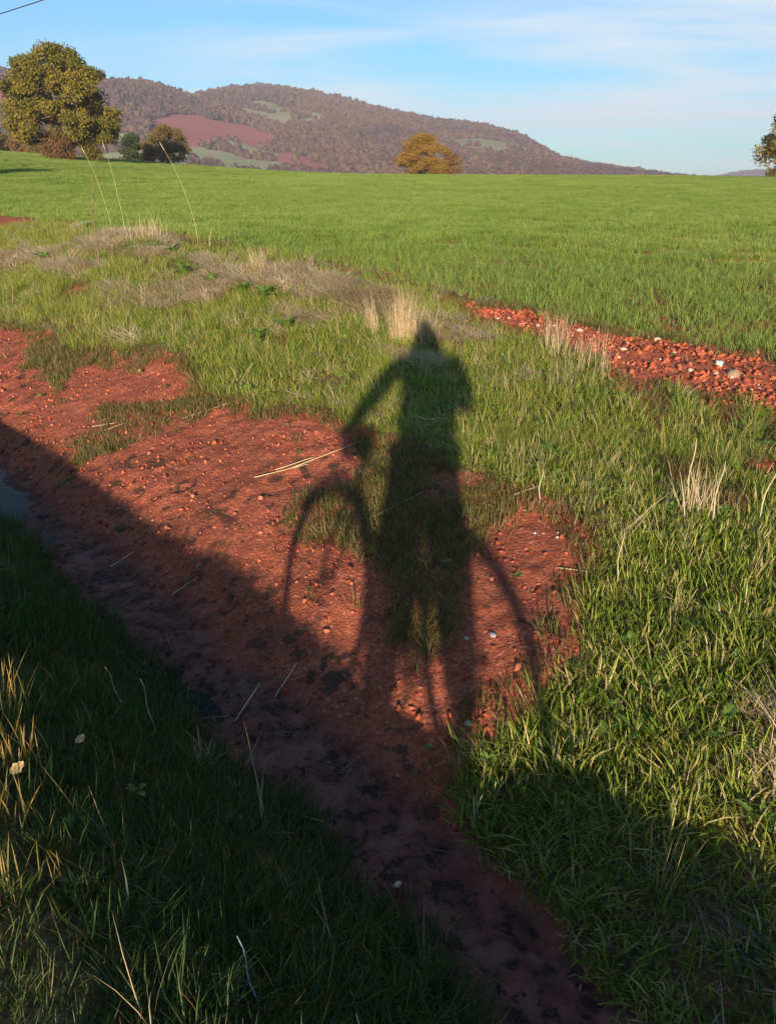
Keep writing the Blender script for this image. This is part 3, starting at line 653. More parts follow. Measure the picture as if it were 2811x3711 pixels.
def wood():
    st = 6.4; A, B = np.meshgrid(np.arange(-900, 900, st), np.arange(520, 1830, st), indexing='ij')
    x = A.ravel() + rng.uniform(-.5, .5, A.size) * st; y = B.ravel() + rng.uniform(-.5, .5, A.size) * st
    lc = land_cover(x, y); z = hill_z(x, y)
    open_ = np.maximum.reduce([lc['red'], lc['meadow'], lc['pale']])
    k = (open_ < .5) & (np.abs(x / y) < .62) & (rng.random(len(x)) < np.clip(.85 + .6 * fbm(x / 90, y / 90, 171, 2), 0, 1)) & (z > -13)
    k |= (open_ > .5) & (lc['red'] < .5) & (fbm(x / 45, y / 25, 173, 2) > .42)
    x, y, z = x[k], y[k], z[k]
    s = (2.2 + 1.9 * rng.random(len(x)) ** 1.5) * (1 + .25 * fbm(x / 60, y / 60, 175, 2))
    r = np.zeros((len(x), 3)); r[:, 2] = rng.random(len(x)) * 6.28
    scatter('woodland', 'brown autumn woodland covering the far hills', np.stack([x, y, z - 1.0], -1), r, np.stack([s, s, s * (.85 + .5 * rng.random(len(x)))], -1), np.clip((2.6 + 5.0 * fbm(x / 110, y / 110, 177, 3) + rng.normal(0, 1.2, len(x))).astype(int), 0, 5), WC)
    x = rng.uniform(600, 2400, 1600); y = rng.uniform(2900, 3220, 1600); fr_ = np.interp(x, RIDGE_F[:, 0], RIDGE_F[:, 1]) - 4
    z = -16 + (fr_ + 16) * np.exp(-((y - 3200) / 420) ** 2)
    r = np.zeros((1600, 3)); scatter('woodland', 'dark woodland on the low hill far off on the horizon', np.stack([x, y, z - 1], -1), r, np.full(1600, 7.0), rng.integers(0, 6, 1600), WC)
wood()

# ------------------------------------------------------------------ trees
M_bark = plain_mat('bark', (.10, .075, .055), .95, 0, .35, 6, .5, .2)
M_oak = leaf_mat('oak_leaf', [(0.0, (.06, .06, .012)), (0.5, (.14, .125, .018)), (1.0, (.27, .185, .03))], .22, .7, .15)
M_green = leaf_mat('green_leaf', [(0.0, (.04, .06, .022)), (1.0, (.085, .10, .034))], .22, .7, .15)
M_brown = leaf_mat('brown_leaf', [(0.0, (.10, .08, .024)), (0.5, (.17, .12, .034)), (1.0, (.25, .155, .045))], .22, .7, .15)
M_orange = leaf_mat('orange_leaf', [(0.0, (.14, .08, .018)), (0.5, (.25, .14, .026)), (1.0, (.34, .20, .04))], .25, .7, .15)
M_yellow = leaf_mat('yellow_leaf', [(0.0, (.09, .075, .014)), (0.5, (.22, .16, .024)), (1.0, (.36, .25, .04))], .25, .7, .15)
M_rust = leaf_mat('rust_leaf', [(0.0, (.14, .075, .03)), (1.0, (.26, .145, .06))], .22, .7, .15)
def build_tree(name, label, cat, x, y, h, w, mat, seed, trunk=.3, n_cl=90, leaves=260, leaf=.26, cl_r=1.1, low=.18, top_bias=0.0, group=None, lop=0.0, dz=0.0, shell=.55):
    r = np.random.default_rng(seed); z0 = gz(x, y) + dz
    root = tag(empty(name, (x, y, z0)), label, cat, group)
    # clump centres inside an uneven crown
    cl = []; cz0, cz1 = h * low, h - cl_r * .6; tries = 0
    lobes = [(r.uniform(0, 6.28), r.uniform(.2, .9), r.uniform(.75, 1.12)) for _ in range(9)]
    while len(cl) < n_cl and tries < 20000:
        tries += 1
        u = r.random(); zc_ = cz0 + (cz1 - cz0) * u; a = r.uniform(0, 6.28)
        prof = math.sin(math.pi * min(1, (u * .86 + .12 + top_bias)) ** .85) ** .55
        f = 1.0
        for (la, lu, lm) in lobes:
            g = math.exp(-((math.cos(a - la) - 1) / .35) ** 2 - ((u - lu) / .25) ** 2); f *= 1 + (lm - 1) * g
        rr = (w / 2 - cl_r * .7) * prof * f * (shell + (1 - shell) * r.random()) if r.random() < .8 else (w / 2 - cl_r) * prof * r.random()
        c = np.array([rr * math.cos(a) + lop * u, rr * math.sin(a), zc_])
        if all(np.linalg.norm(c - q) > cl_r * .75 for q in cl): cl.append(c)
    cl = np.array(cl)
    # limbs: every clump hangs on the nearest lower node
    th = h * (low + .16); nodes = [np.array([0, 0, -.3]), np.array([.03 * h * r.normal(), .02 * h * r.normal(), th * .5]), np.array([.02 * h * r.normal(), .02 * h * r.normal(), th])]
    par = [-1, 0, 1]; order = np.argsort(np.linalg.norm(cl - nodes[2], axis=1)); node_cl = []
    for i in order:
        c = cl[i]; best, bd = 2, 1e9
        for j in range(1, len(nodes)):
            q = nodes[j]; dd = np.linalg.norm(c - q) + .35 * np.linalg.norm(q - nodes[2]) + (2.0 if q[2] > c[2] + .3 else 0)
            if dd < bd: best, bd = j, dd
        q = nodes[best]; mid = (q + c) / 2 + np.array([r.normal() * .12, r.normal() * .12, -.12 * np.linalg.norm(c - q)])
        nodes.append(mid); par.append(best); nodes.append(c); par.append(len(nodes) - 2); node_cl.append(len(nodes) - 1)
    cnt = np.zeros(len(nodes)); 
    for k in node_cl:
        j = k
        while j >= 0: cnt[j] += 1; j = par[j]
    rad = trunk * (np.maximum(cnt, .6) / max(cnt[1], 1)) ** .45
    rad[0] = trunk * 1.25
    parts_t = [tube_arrays([nodes[0], nodes[1], nodes[2]], [rad[0], rad[1], rad[2]], 9)]
    parts_l = [tube_arrays([nodes[par[k]], nodes[k]], [min(rad[par[k]], rad[k] * 1.25), rad[k]], 5, False) for k in range(3, len(nodes))]
    obj('trunk', py_mesh('trunk', *parts_t[0], M_bark), root)
    tag(obj('limbs', py_mesh('limbs', *join_arrays(parts_l), M_bark), root), kind='stuff')
    # leaves
    N = len(cl) * leaves; ci = np.repeat(np.arange(len(cl)), leaves)
    g = r.normal(size=(N, 3)); g /= np.linalg.norm(g, axis=1)[:, None]
    rc = cl_r * r.uniform(.7, 1.25, len(cl))
    P = cl[ci] + g * (rc[ci] * r.random(N) ** .42)[:, None] * np.array([1, 1, .72])
    P += .25 * leaf * r.normal(size=(N, 3)); P[:, 2] = np.maximum(P[:, 2], .05)
    u = r.normal(size=(N, 3)); u /= np.linalg.norm(u, axis=1)[:, None]; v = np.cross(u, g + .7 * r.normal(size=(N, 3))); v /= np.linalg.norm(v, axis=1)[:, None] + 1e-6
    s = (leaf * r.uniform(.6, 1.3, N) * .5)[:, None]
    V = np.stack([P - u * s, P - v * s * .6, P + u * s, P + v * s * .6], 1).reshape(-1, 3)
    tn = np.clip(r.random(len(cl))[ci] * .55 + r.normal(.22, .16, N), 0, 1)
    tag(obj('crown', big_mesh('crown', V, np.arange(N * 4).reshape(N, 4), mat, False, dict(tint=np.repeat(tn, 4))), root), kind='stuff')
    return root
def at_az(px_, y): return (px_ - 838) / FPX * 1.0 / (math.cos(PITCH) + .42 * math.sin(PITCH)) * y       # bearing of a far thing near the skyline
build_tree('oak_tree', 'broad olive-brown oak standing alone in the field with bushes at its foot', 'tree', -44.2, 118, 14.2, 18.4, M_oak, 3, .62, 130, 380, .34, 1.36, .15, .02)
build_tree('shrub', 'leafless brown thicket round the foot of the broad oak', 'shrub', -44.6, 116.2, 3.6, 6.2, M_rust, 8, .06, 26, 240, .2, .8, .08, shell=.3)
build_tree('shrub', 'low green bush growing beside the oak trunk', 'shrub', -40.3, 117.5, 4.6, 4.2, M_oak, 9, .06, 20, 220, .24, .85, .08, shell=.3)
build_tree('tree', 'small dark green tree with pointed crown beyond the field crest', 'tree', at_az(291, 172), 172, 6.0, 5.2, M_green, 14, .18, 26, 260, .32, 1.0, .06, shell=.3)
build_tree('tree', 'round brownish tree next to the yellow bush beyond the field crest', 'tree', at_az(368, 168), 168, 7.4, 9.6, M_brown, 21, .3, 44, 280, .34, 1.25, .14, shell=.4)
build_tree('bush', 'small golden yellow bush between the green and the brown tree', 'bush', at_az(327, 166), 166, 3.9, 3.6, M_orange, 25, .08, 16, 220, .28, .8, .06, shell=.3)
build_tree('bush', 'rounded golden brown bush alone on the field crest', 'bush', at_az(912, 150), 150, 6.9, 11.4, M_orange, 31, .2, 74, 320, .26, 1.1, .03, shell=.45)
build_tree('bush', 'smaller rusty bush attached to the golden bush on the crest', 'bush', at_az(975, 151), 151, 3.9, 5.4, M_rust, 37, .1, 24, 240, .26, .9, .04, shell=.3)
build_tree('oak_tree', 'yellow-leaved oak cut off by the picture edge above the crop', 'tree', at_az(1760, 122), 122, 13.6, 18.2, M_yellow, 43, .5, 120, 300, .34, 1.45, .01)
build_tree('tree', 'oak out of view whose shadow crosses the field', 'tree', -29.5, 9, 14.6, 9.0, M_oak, 47, .4, 50, 220, .34, 1.3, .2)
for i, (px_, yy, h, w, mt, lb) in enumerate(((-18, 186, 6.4, 9, M_rust, 'reddish tree at the far field edge behind the oak'), (22, 190, 5.0, 7, M_brown, 'low brown tree at the far field edge behind the oak'), (58, 188, 4.6, 6, M_rust, 'small rusty tree close behind the oak crown'), (84, 184, 3.6, 4.6, M_brown, 'small dull brown bush just behind the oak thicket'), (212, 180, 3.6, 4.0, M_brown, 'low brown bush in the gap beyond the oak'))):
    build_tree('tree' if h > 4.2 else 'bush', lb, 'tree' if h > 4.2 else 'bush', at_az(px_, yy), yy, h, w, mt, 60 + i, .15, 26, 200, .32, 1.0, .08, shell=.3)

# ------------------------------------------------------------------ overhead cable
def cable():
    m = plain_mat('cable_rubber', (.02, .02, .022), .6)
    a, b = Vector((-11.57, 27.09, 6.15)), Vector((-9.336, 25.0, 6.15))       # two points that it passes
    d = (b - a); pts = []
    for k in range(61):
        u = -9 + 18 * k / 60; p = a + d * u; p.z += .0012 * ((u - .5) * d.length) ** 2; pts.append(p)
    tag(tube('overhead_cable', pts, .013, m, sides=8), 'black overhead cable crossing the top corner of the sky', 'cable')
cable()

# ------------------------------------------------------------------ stones, straws, stalks, weeds
M_stone = plain_mat('pale_stone', (.52, .40, .30), .85, 0, .25, 9, .35, .3)
M_white = plain_mat('white_stone', (.68, .63, .55), .8, 0, .12, 9, .3, .3)
M_bstone = plain_mat('brown_stone', (.30, .19, .12), .9, 0, .2, 8, .4, .3)
ST_ME = [lump('stone', 20 + s, M_stone, .62, 2, .6) for s in range(5)]
def stone(x, y, s, label, group=None, mat=None, k=0, name='stone'):
    me = ST_ME[k % 5]
    if mat: me = me.copy(); me.materials.clear(); me.materials.append(mat)
    o = obj(name, me, None, (x, y, gz(x, y) + s * .12)); o.scale = (s, s * random.uniform(.65, .95), s * random.uniform(.8, 1.1)); o.rotation_euler = (random.uniform(-.3, .3), random.uniform(-.3, .3), random.uniform(0, 6.28))
    return tag(o, label, name, group)
stone(2.70, 6.36, .042, 'largest bright white stone in the red soil strip at the field edge', None, M_white, 0)
stone(2.72, 6.12, .06, 'flat brown block of stone just below the bright white stone', None, M_bstone, 1)
stone(2.04, 6.80, .032, 'pale cream stone alone in the middle of the red soil strip', None, None, 2)
stone(1.79, 7.41, .036, 'pale oval stone at the narrow upper part of the red soil strip', None, None, 3)
stone(2.43, 7.13, .036, 'pinkish stone close under the wheat edge', None, None, 4)
stone(2.42, 6.22, .034, 'yellowish stone lying at the grass edge of the red soil strip', None, None, 1)
small = [(1.29,7.60),(1.18,7.77),(1.86,6.81),(2.22,7.17),(2.44,6.68),(1.78,7.59),(1.94,6.96),(2.52,6.17),(2.83,5.86),(2.21,6.78),(0.91,8.22),(1.49,7.46),(1.66,7.66),(2.71,5.74),(2.21,6.38),(3.19,6.48),(2.81,7.21),(1.07,7.76),(1.93,6.55)]
rs = random.Random(4)
for j in range(20): 
    u = rs.random(); small.append((1.0 + 2.0 * u + rs.uniform(-.1, .3), 8.2 - 2.4 * u + rs.uniform(-.35, .2)))
for j, (x, y) in enumerate(small):
    stone(x, y, rs.uniform(.009, .021), 'small pale pebble scattered in the red soil strip at the field edge', 'pebbles in the red soil strip', None, j, 'pebble')
for j, (x, y) in enumerate([(0.80,3.68),(0.76,3.69),(0.52,3.25),(0.35,2.99),(0.87,3.66),(-1.50,4.58),(-2.05,6.34),(-1.01,5.15),(-0.43,3.07),(0.86,3.62),(0.74,3.92),(0.90,4.22)]):
    stone(x, y, rs.uniform(.006, .011), 'tiny whitish pebble on the bare red bank', 'pebbles on the red bank', M_white if j % 2 else None, j, 'pebble')
stone(.03, 1.90, .014, 'pale pebble lying in the shaded ditch bottom', None, None, 2, 'pebble')
stone(.32, 2.51, .02, 'pinkish stone at the shaded foot of the far bank', None, None, 3)
stone(.46, 2.96, .018, 'grey pebble on the red bank at the foot of the shadow', None, plain_mat('grey_stone', (.3, .32, .33), .8), 0, 'pebble')

M_stem = plain_mat('straw_stem', (.50, .38, .22), .7, 0, .2, 20, .2, .3)
M_stemd = plain_mat('brown_stem', (.16, .11, .06), .8, 0, .3, 20, .2, .3)
def straw_piece(x, y, ang, ln, label, rad=.003, mat=None):
    p = []
    for k in range(5):
        u = (k / 4 - .5) * ln; px_, py_ = x + math.cos(ang) * u, y + math.sin(ang) * u; p.append((px_, py_))
    zs = [gz(*q) for q in p]; n_ = len(p); hi = max(zs[i] - (zs[0] + (zs[-1] - zs[0]) * i / 4) for i in range(n_))
    pts = [(q[0] - x, q[1] - y, zs[0] + (zs[-1] - zs[0]) * i / 4 + max(hi, 0) + .006 - zs[2]) for i, q in enumerate(p)]
    me = py_mesh('straw', *tube_arrays(pts, [rad, rad, rad * .9, rad * .8, rad * .6], 6), mat or M_stem)
    tag(obj('straw', me, None, (x, y, zs[2])), label, 'straw')
for (x, y, a, l, lb) in [(-.70, 4.86, .25, .36, 'pale straw lying on red earth left of the front wheel shadow'), (-.42, 4.98, .42, .50, 'longest straw lying above the front wheel shadow'),
    (-.62, 4.93, .3, .26, 'short straw beside the longest straw on the red bank'), (-1.60, 4.24, .9, .17, 'short thick straw lying in the ditch near the water'),
    (-1.13, 3.86, .5, .16, 'short grey straw lying in the shaded ditch'), (.86, 4.12, .4, .34, 'straw lying at the grassy top of the red bank'),
    (1.0, 4.27, .5, .3, 'straw reaching from the red bank into the verge grass'), (.06, 4.19, .55, .34, 'straw lying within the shadow of the legs'),
    (-.62, 2.86, 1.25, .24, 'straw leaning over the muddy ditch near the small pool'), (-.46, 2.98, 1.2, .22, 'thin straw in the shaded mud right of the small pool'),
    (-2.35, 6.30, .3, .22, 'bleached bent straw on the thin grass of the bank'), (-2.25, 6.24, .7, .2, 'bleached straw crossing another on the bank'),
    (-1.46, 6.2, .3, .45, 'long straw along the upper edge of the red bank'), (.89, 3.34, -.5, .16, 'orange-lit straw at the edge of the red bank'), (-.30, 2.2, -.4, .14, 'short straw on the shaded ditch bed')]:
    straw_piece(x, y, a, l, lb, .0035)

def stalk(x, y, h, lean, az, label, mat=None, rad=.004, head=0.0, side=0):
    z = gz(x, y); root = tag(empty('dry_stalk', (x, y, z)), label, 'stalk'); pts = []
    for k in range(9):
        u = k / 8; q = lean * u * u; pts.append((math.cos(az) * q + .006 * math.sin(9 * u), math.sin(az) * q, h * u - .02))
    tube('stem', pts, [rad * (1 - .6 * k / 8) for k in range(9)], mat or M_stem, root, 6)
    if head:
        t = Vector(pts[-1]); d = (t - Vector(pts[-2])).normalized()
        tube('seed_head', [t - d * .01, t + d * head * .3, t + d * head * .7, t + d * head], [.002, .006, .005, .001], M_stem, root, 6)
    for k in range(side):
        u = .3 + .6 * k / max(side, 1); b = Vector(pts[int(u * 8)]); a = az + k * 2.4
        tube('twig', [b, b + Vector((math.cos(a) * .025, math.sin(a) * .025, .035)), b + Vector((math.cos(a) * .03, math.sin(a) * .03, .075))], [.004, .005, .0025], mat or M_stemd, root, 5)
stalk(-4.40, 12.46, 1.32, .08, 1.0, 'tall brown weed stalk with knobbly twigs on the verge', M_stemd, .013, 0, 9)
stalk(-4.95, 14.9, 1.38, -.28, .4, 'tall pale grass stem leaning outward, first of the pair by the dry tuft', None, .0038, .12)
stalk(-4.72, 14.9, 1.42, -.16, .3, 'tall pale grass stem with seed head, second of the pair by the dry tuft', None, .0038, .14)
stalk(-2.92, 12.70, 1.34, -.36, .2, 'lone pale grass stem bending over the crop edge', None, .0036, .14)
stalk(-2.66, 12.3, .34, .05, .2, 'short straw stub standing beside the lone bent stem', None, .006)
stalk(1.56, 3.80, .40, .03, 1.2, 'tallest dry stem standing in the sunny verge grass', None, .0055)
stalk(1.62, 3.60, .34, .06, .9, 'dry stem beside the tallest one in the sunny verge', None, .005)
stalk(1.86, 3.62, .36, .12, .5, 'dry stem leaning outward in the sunny verge near the picture edge', None, .005)
stalk(1.05, 3.20, .26, .10, 1.2, 'dry stem rising at the edge of the red bank', None, .004)
stalk(.82, 3.95, .22, .02, 1.0, 'short dry stem at the top of the red bank', None, .004)
stalk(-1.05, 2.55, .26, -.05, 1.0, 'thin pale stem standing on the shaded near bank', None, .0028)
stalk(-.90, 2.45, .30, -.03, 1.0, 'taller thin pale stem standing on the shaded near bank', None, .0028)
stalk(-.30, 1.22, .22, .06, 2.4, 'curved bluish stem low on the near bank', plain_mat('grey_stem', (.3, .32, .36), .6), .003)
stalk(-.05, 1.08, .22, .05, 2.0, 'pale stem curving up at the bottom of the picture', None, .003)

def tuft(x, y, n, lmin, lmax, rad, label, lean=(.0, .45), w=.0035, az=None, spread=6.283):
    bx = rng.normal(0, rad, n); by = rng.normal(0, rad, n); a = rng.random(n) * 6.283 if az is None else az + rng.uniform(-spread / 2, spread / 2, n)
    V, Q, T, t = blades(bx, by, rng.uniform(lmin, lmax, n), np.full(n, w) * rng.uniform(.6, 1.3, n), a, rng.uniform(*lean, n), rng.uniform(0, .5, n), rng.random(n), 4)
    return tag(obj('dry_grass_tuft', big_mesh('dry_grass_tuft', V, [Q, T], M_straw, False, dict(tint=t)), None, (x, y, gz(x, y) - .01)), label, 'grass tuft')
M_grey_shade = leaf_mat('shaded_grey_blade', [(0.0, (.10, .085, .06)), (1.0, (.24, .21, .16))], .2)  # dry blades darkened in colour for the shade over the ditch
tuft(.13, 7.26, 300, .22, .56, .055, 'upright pale dry tuft standing at the head of the long shadow', (.0, .30), .0042)
tuft(.32, 7.25, 160, .15, .40, .08, 'brown dry tuft leaning beside the upright pale tuft', (.2, .7), .004)
tuft(-.12, 7.5, 70, .2, .46, .03, 'small fan of dry blades left of the upright pale tuft', (.1, .5), .004, 2.4, 1.4)
tuft(-1.62, 10.3, 150, .15, .42, .06, 'bristly dry tuft on the ridge of flattened grass', (.0, .6), .005)
tuft(-4.0, 13.7, 170, .2, .55, .14, 'dry tuft at the foot of the tall pale stems', (.1, .8), .006)
tuft(-5.0, 13.2, 160, .25, .5, .12, 'bent dry tuft combed sideways on the far verge', (.6, 1.1), .006, 0.4, 1.2)
tuft(1.44, 6.75, 110, .2, .44, .09, 'thin dry tuft in front of the red soil strip', (.0, .3), .0035)
tuft(1.60, 6.35, 90, .2, .40, .10, 'sparse dry tuft nearer the grass below the red soil strip', (.0, .35), .0035)
tuft(1.60, 3.72, 90, .14, .34, .05, 'dry tuft among the stems in the sunny verge', (.0, .45), .0035)
tuft(1.46, 2.2, 150, .15, .36, .06, 'pale dry tuft at the picture edge in the sunny grass', (.1, .7), .0035)
tuft(.98, 1.72, 46, .2, .42, .05, 'long grey dry grass, toned darker for shade, hanging down the far bank into the ditch', (.7, 1.4), .0022, 4.9, .8).data.materials[0] = M_grey_shade
tuft(-.72, 2.35, 80, .06, .14, .03, 'withered grey flower heads along the foot of the near bank', (.1, .8), .004)

M_gold = leaf_mat('golden_grass_blade', [(0.0, (.12, .15, .03)), (0.45, (.30, .20, .05)), (1.0, (.55, .34, .10))], .35)
for (x, y, n_, l_, lb) in ((-1.16, 1.86, 60, .20, 'golden sunlit grass blades at the picture edge on the bank top'), (-1.02, 1.62, 46, .18, 'second golden tuft of sunlit blades lower on the bank top'), (-1.34, 2.2, 50, .20, 'yellowish sunlit tuft just above the golden blades'), (-.88, 1.38, 36, .16, 'small orange-brown tuft in the dark near-bank grass')):
    tuft(x, y, n_, l_ * .5, l_, .05, lb, (.0, .5), .0042).data.materials[0] = M_gold

M_weed = leaf_mat('weed_leaf', [(0.0, (.09, .17, .025)), (0.5, (.15, .24, .035)), (1.0, (.24, .32, .06))], .3, .45, .35)
def weed_leaf(seed, ln=.16, wd=.04):
    r = random.Random(seed); V = []; F = []; n = 9; el = R(r.uniform(35, 78)); drop = r.uniform(.5, 1.3)
    px_, pz = 0, 0
    for k in range(n):
        u = k / (n - 1); a = el - drop * u * 1.3; ww = wd * (math.sin(math.pi * min(1, u * .88 + .1)) ** .8) * (.75 + .4 * (k % 2)) * .5
        V += [(px_, -ww, pz + .25 * ww), (px_, 0, pz - .1 * ww), (px_, ww, pz + .25 * ww)]
        px_ += math.cos(a) * ln / (n - 1); pz += math.sin(a) * ln / (n - 1)
    for k in range(n - 1):
        b = 3 * k; F += [(b, b + 3, b + 4, b + 1), (b + 1, b + 4, b + 5, b + 2)]
    me = py_mesh('leaf', V, F, M_weed); at_ = me.attributes.new('tint', 'FLOAT', 'POINT'); at_.data.foreach_set('value', np.full(len(V), r.random(), np.float32)); return me
LEAF = [weed_leaf(s) for s in range(8)]
for j, (x, y, s, nl, lb) in enumerate([(-2.66, 10.63, 1.7, 16, 'largest bright green leafy weed on the far verge'), (-1.73, 9.5, 1.2, 12, 'leafy weed between flattened straw on the verge'), (-1.40, 9.1, 1.3, 13, 'leafy weed just beyond a lying straw on the verge'),
    (-1.26, 7.68, 1.0, 11, 'low rosette weed near the bare red spot in the verge'), (-1.02, 7.9, 1.1, 12, 'rosette weed right beside the bare red spot in the verge'), (-3.93, 12.6, 1.4, 12, 'dark leafy weed at the foot of the brown stalk'), (-3.5, 12.5, 1.3, 12, 'leafy weed under the dry tuft on the far verge'),
    (-3.15, 12.1, 1.3, 12, 'bushy weed near the bare crop edge'), (-5.8, 13.8, 1.5, 12, 'dark weed in straw at the picture edge'), (-2.2, 10.05, 1.2, 12, 'leafy weed just in front of the largest one'), (1.20, 1.93, .55, 12, 'bright clovery weed in the sunlit grass near the picture edge'),
    (1.12, 2.08, .5, 11, 'small bright weed in the sunlit grass above the clovery weed'), (-.79, 1.42, .32, 8, 'small bright green weed on the shaded near bank'), (.9, 2.35, .6, 10, 'broad-leaved weed on the shaded far bank'), (1.05, 4.6, .8, 10, 'pale weed in the grass by the shadow arm')]):
    root = tag(empty('weed_plant', (x, y, gz(x, y) + (.03 if y > 6 else .0))), lb, 'weed'); s *= 1.05; rr = random.Random(j)
    for k in range(nl):
        o = obj('leaf', LEAF[rr.randrange(8)], root); o.rotation_euler = (rr.uniform(-.2, .2), rr.uniform(-.3, .2), k * 2.4 + rr.uniform(-.3, .3)); o.scale = [s * rr.uniform(.7, 1.15)] * 3; o.location = (rr.uniform(-.01, .01), rr.uniform(-.01, .01), .012 * rr.random())
# seedlings and clover leaves low in the turf
def tiny_weed(seed):
    V = []; F = []; T = []; r = random.Random(seed)
    for k in range(7):
        a = k * .9 + r.uniform(-.3, .3); el = r.uniform(.2, .9); l_ = r.uniform(.025, .06); w = l_ * r.uniform(.25, .45); c, s = math.cos(a), math.sin(a); o = len(V); z1 = math.sin(el) * l_
        for (u, sd) in ((0, 0), (.35, -1), (.35, 1), (.75, -.9), (.75, .9), (1, 0)):
            x_, y_ = math.cos(el) * l_ * u, w * .5 * sd; V.append((c * x_ - s * y_, s * x_ + c * y_, z1 * (u - .35 * u * u) + .01 + .006 * abs(sd)))
        F += [(o, o + 2, o + 1), (o + 1, o + 2, o + 4), (o + 1, o + 4, o + 3), (o + 3, o + 4, o + 5)]; T += [r.random()] * 6
    return proto('seedling_shape', np.array(V), np.array(F), M_weed, np.array(T))
TW = [tiny_weed(s) for s in range(5)]
def seedlings():
    x, y = grid_points(.05, 6.3, -.5, 14, .07); soil, thin, straw, mud = covers(x, y); n, t = nt(x, y)
    k = rng.random(len(x)) < np.clip((1 - soil) * .3 * (fbm(x * 1.6, y * 1.6, 181, 2) + .15) * 2, 0, .6) * np.where(n < 1.2, .10, 1) + soil * (1 - mud) * .012; x, y = x[k], y[k]
    scatter('seedlings', 'small broad-leaved seedlings and clover low in the turf', np.stack([x, y, ground_z(x, y) + .012 + .03 * rng.random(len(x)) * (covers(x, y)[0] < .5)], -1), rots(len(x), .25), .5 + .6 * rng.random(len(x)), rng.integers(0, 5, len(x)), TW)
seedlings()
M_fallen = plain_mat('fallen_leaf', (.50, .33, .14), .7, 0, .25, 30, .2)
def fallen_leaf(x, y, s, label, lift=.1):
    V = []; F = []
    for k in range(7):
        u = k / 6; w = s * .36 * math.sin(math.pi * (u * .9 + .08)) * (.8 + .35 * (k % 2)); V += [(s * (u - .5), -w, .12 * s * abs(u - .5)), (s * (u - .5), 0, 0), (s * (u - .5), w, .15 * s * u)]
    for k in range(6): b = 3 * k; F += [(b, b + 3, b + 4, b + 1), (b + 1, b + 4, b + 5, b + 2)]
    o = obj('fallen_leaf', py_mesh('fallen_leaf', V, F, M_fallen), None, (x, y, gz(x, y) + lift)); o.rotation_euler = (.5, -.2, 1.0); tag(o, label, 'leaf')
fallen_leaf(-1.06, 1.78, .045, 'pale tan fallen leaf caught in the near bank grass', .1)
fallen_leaf(-.98, 2.02, .035, 'small orange fallen leaf up in the lit bank-top grass', .12)

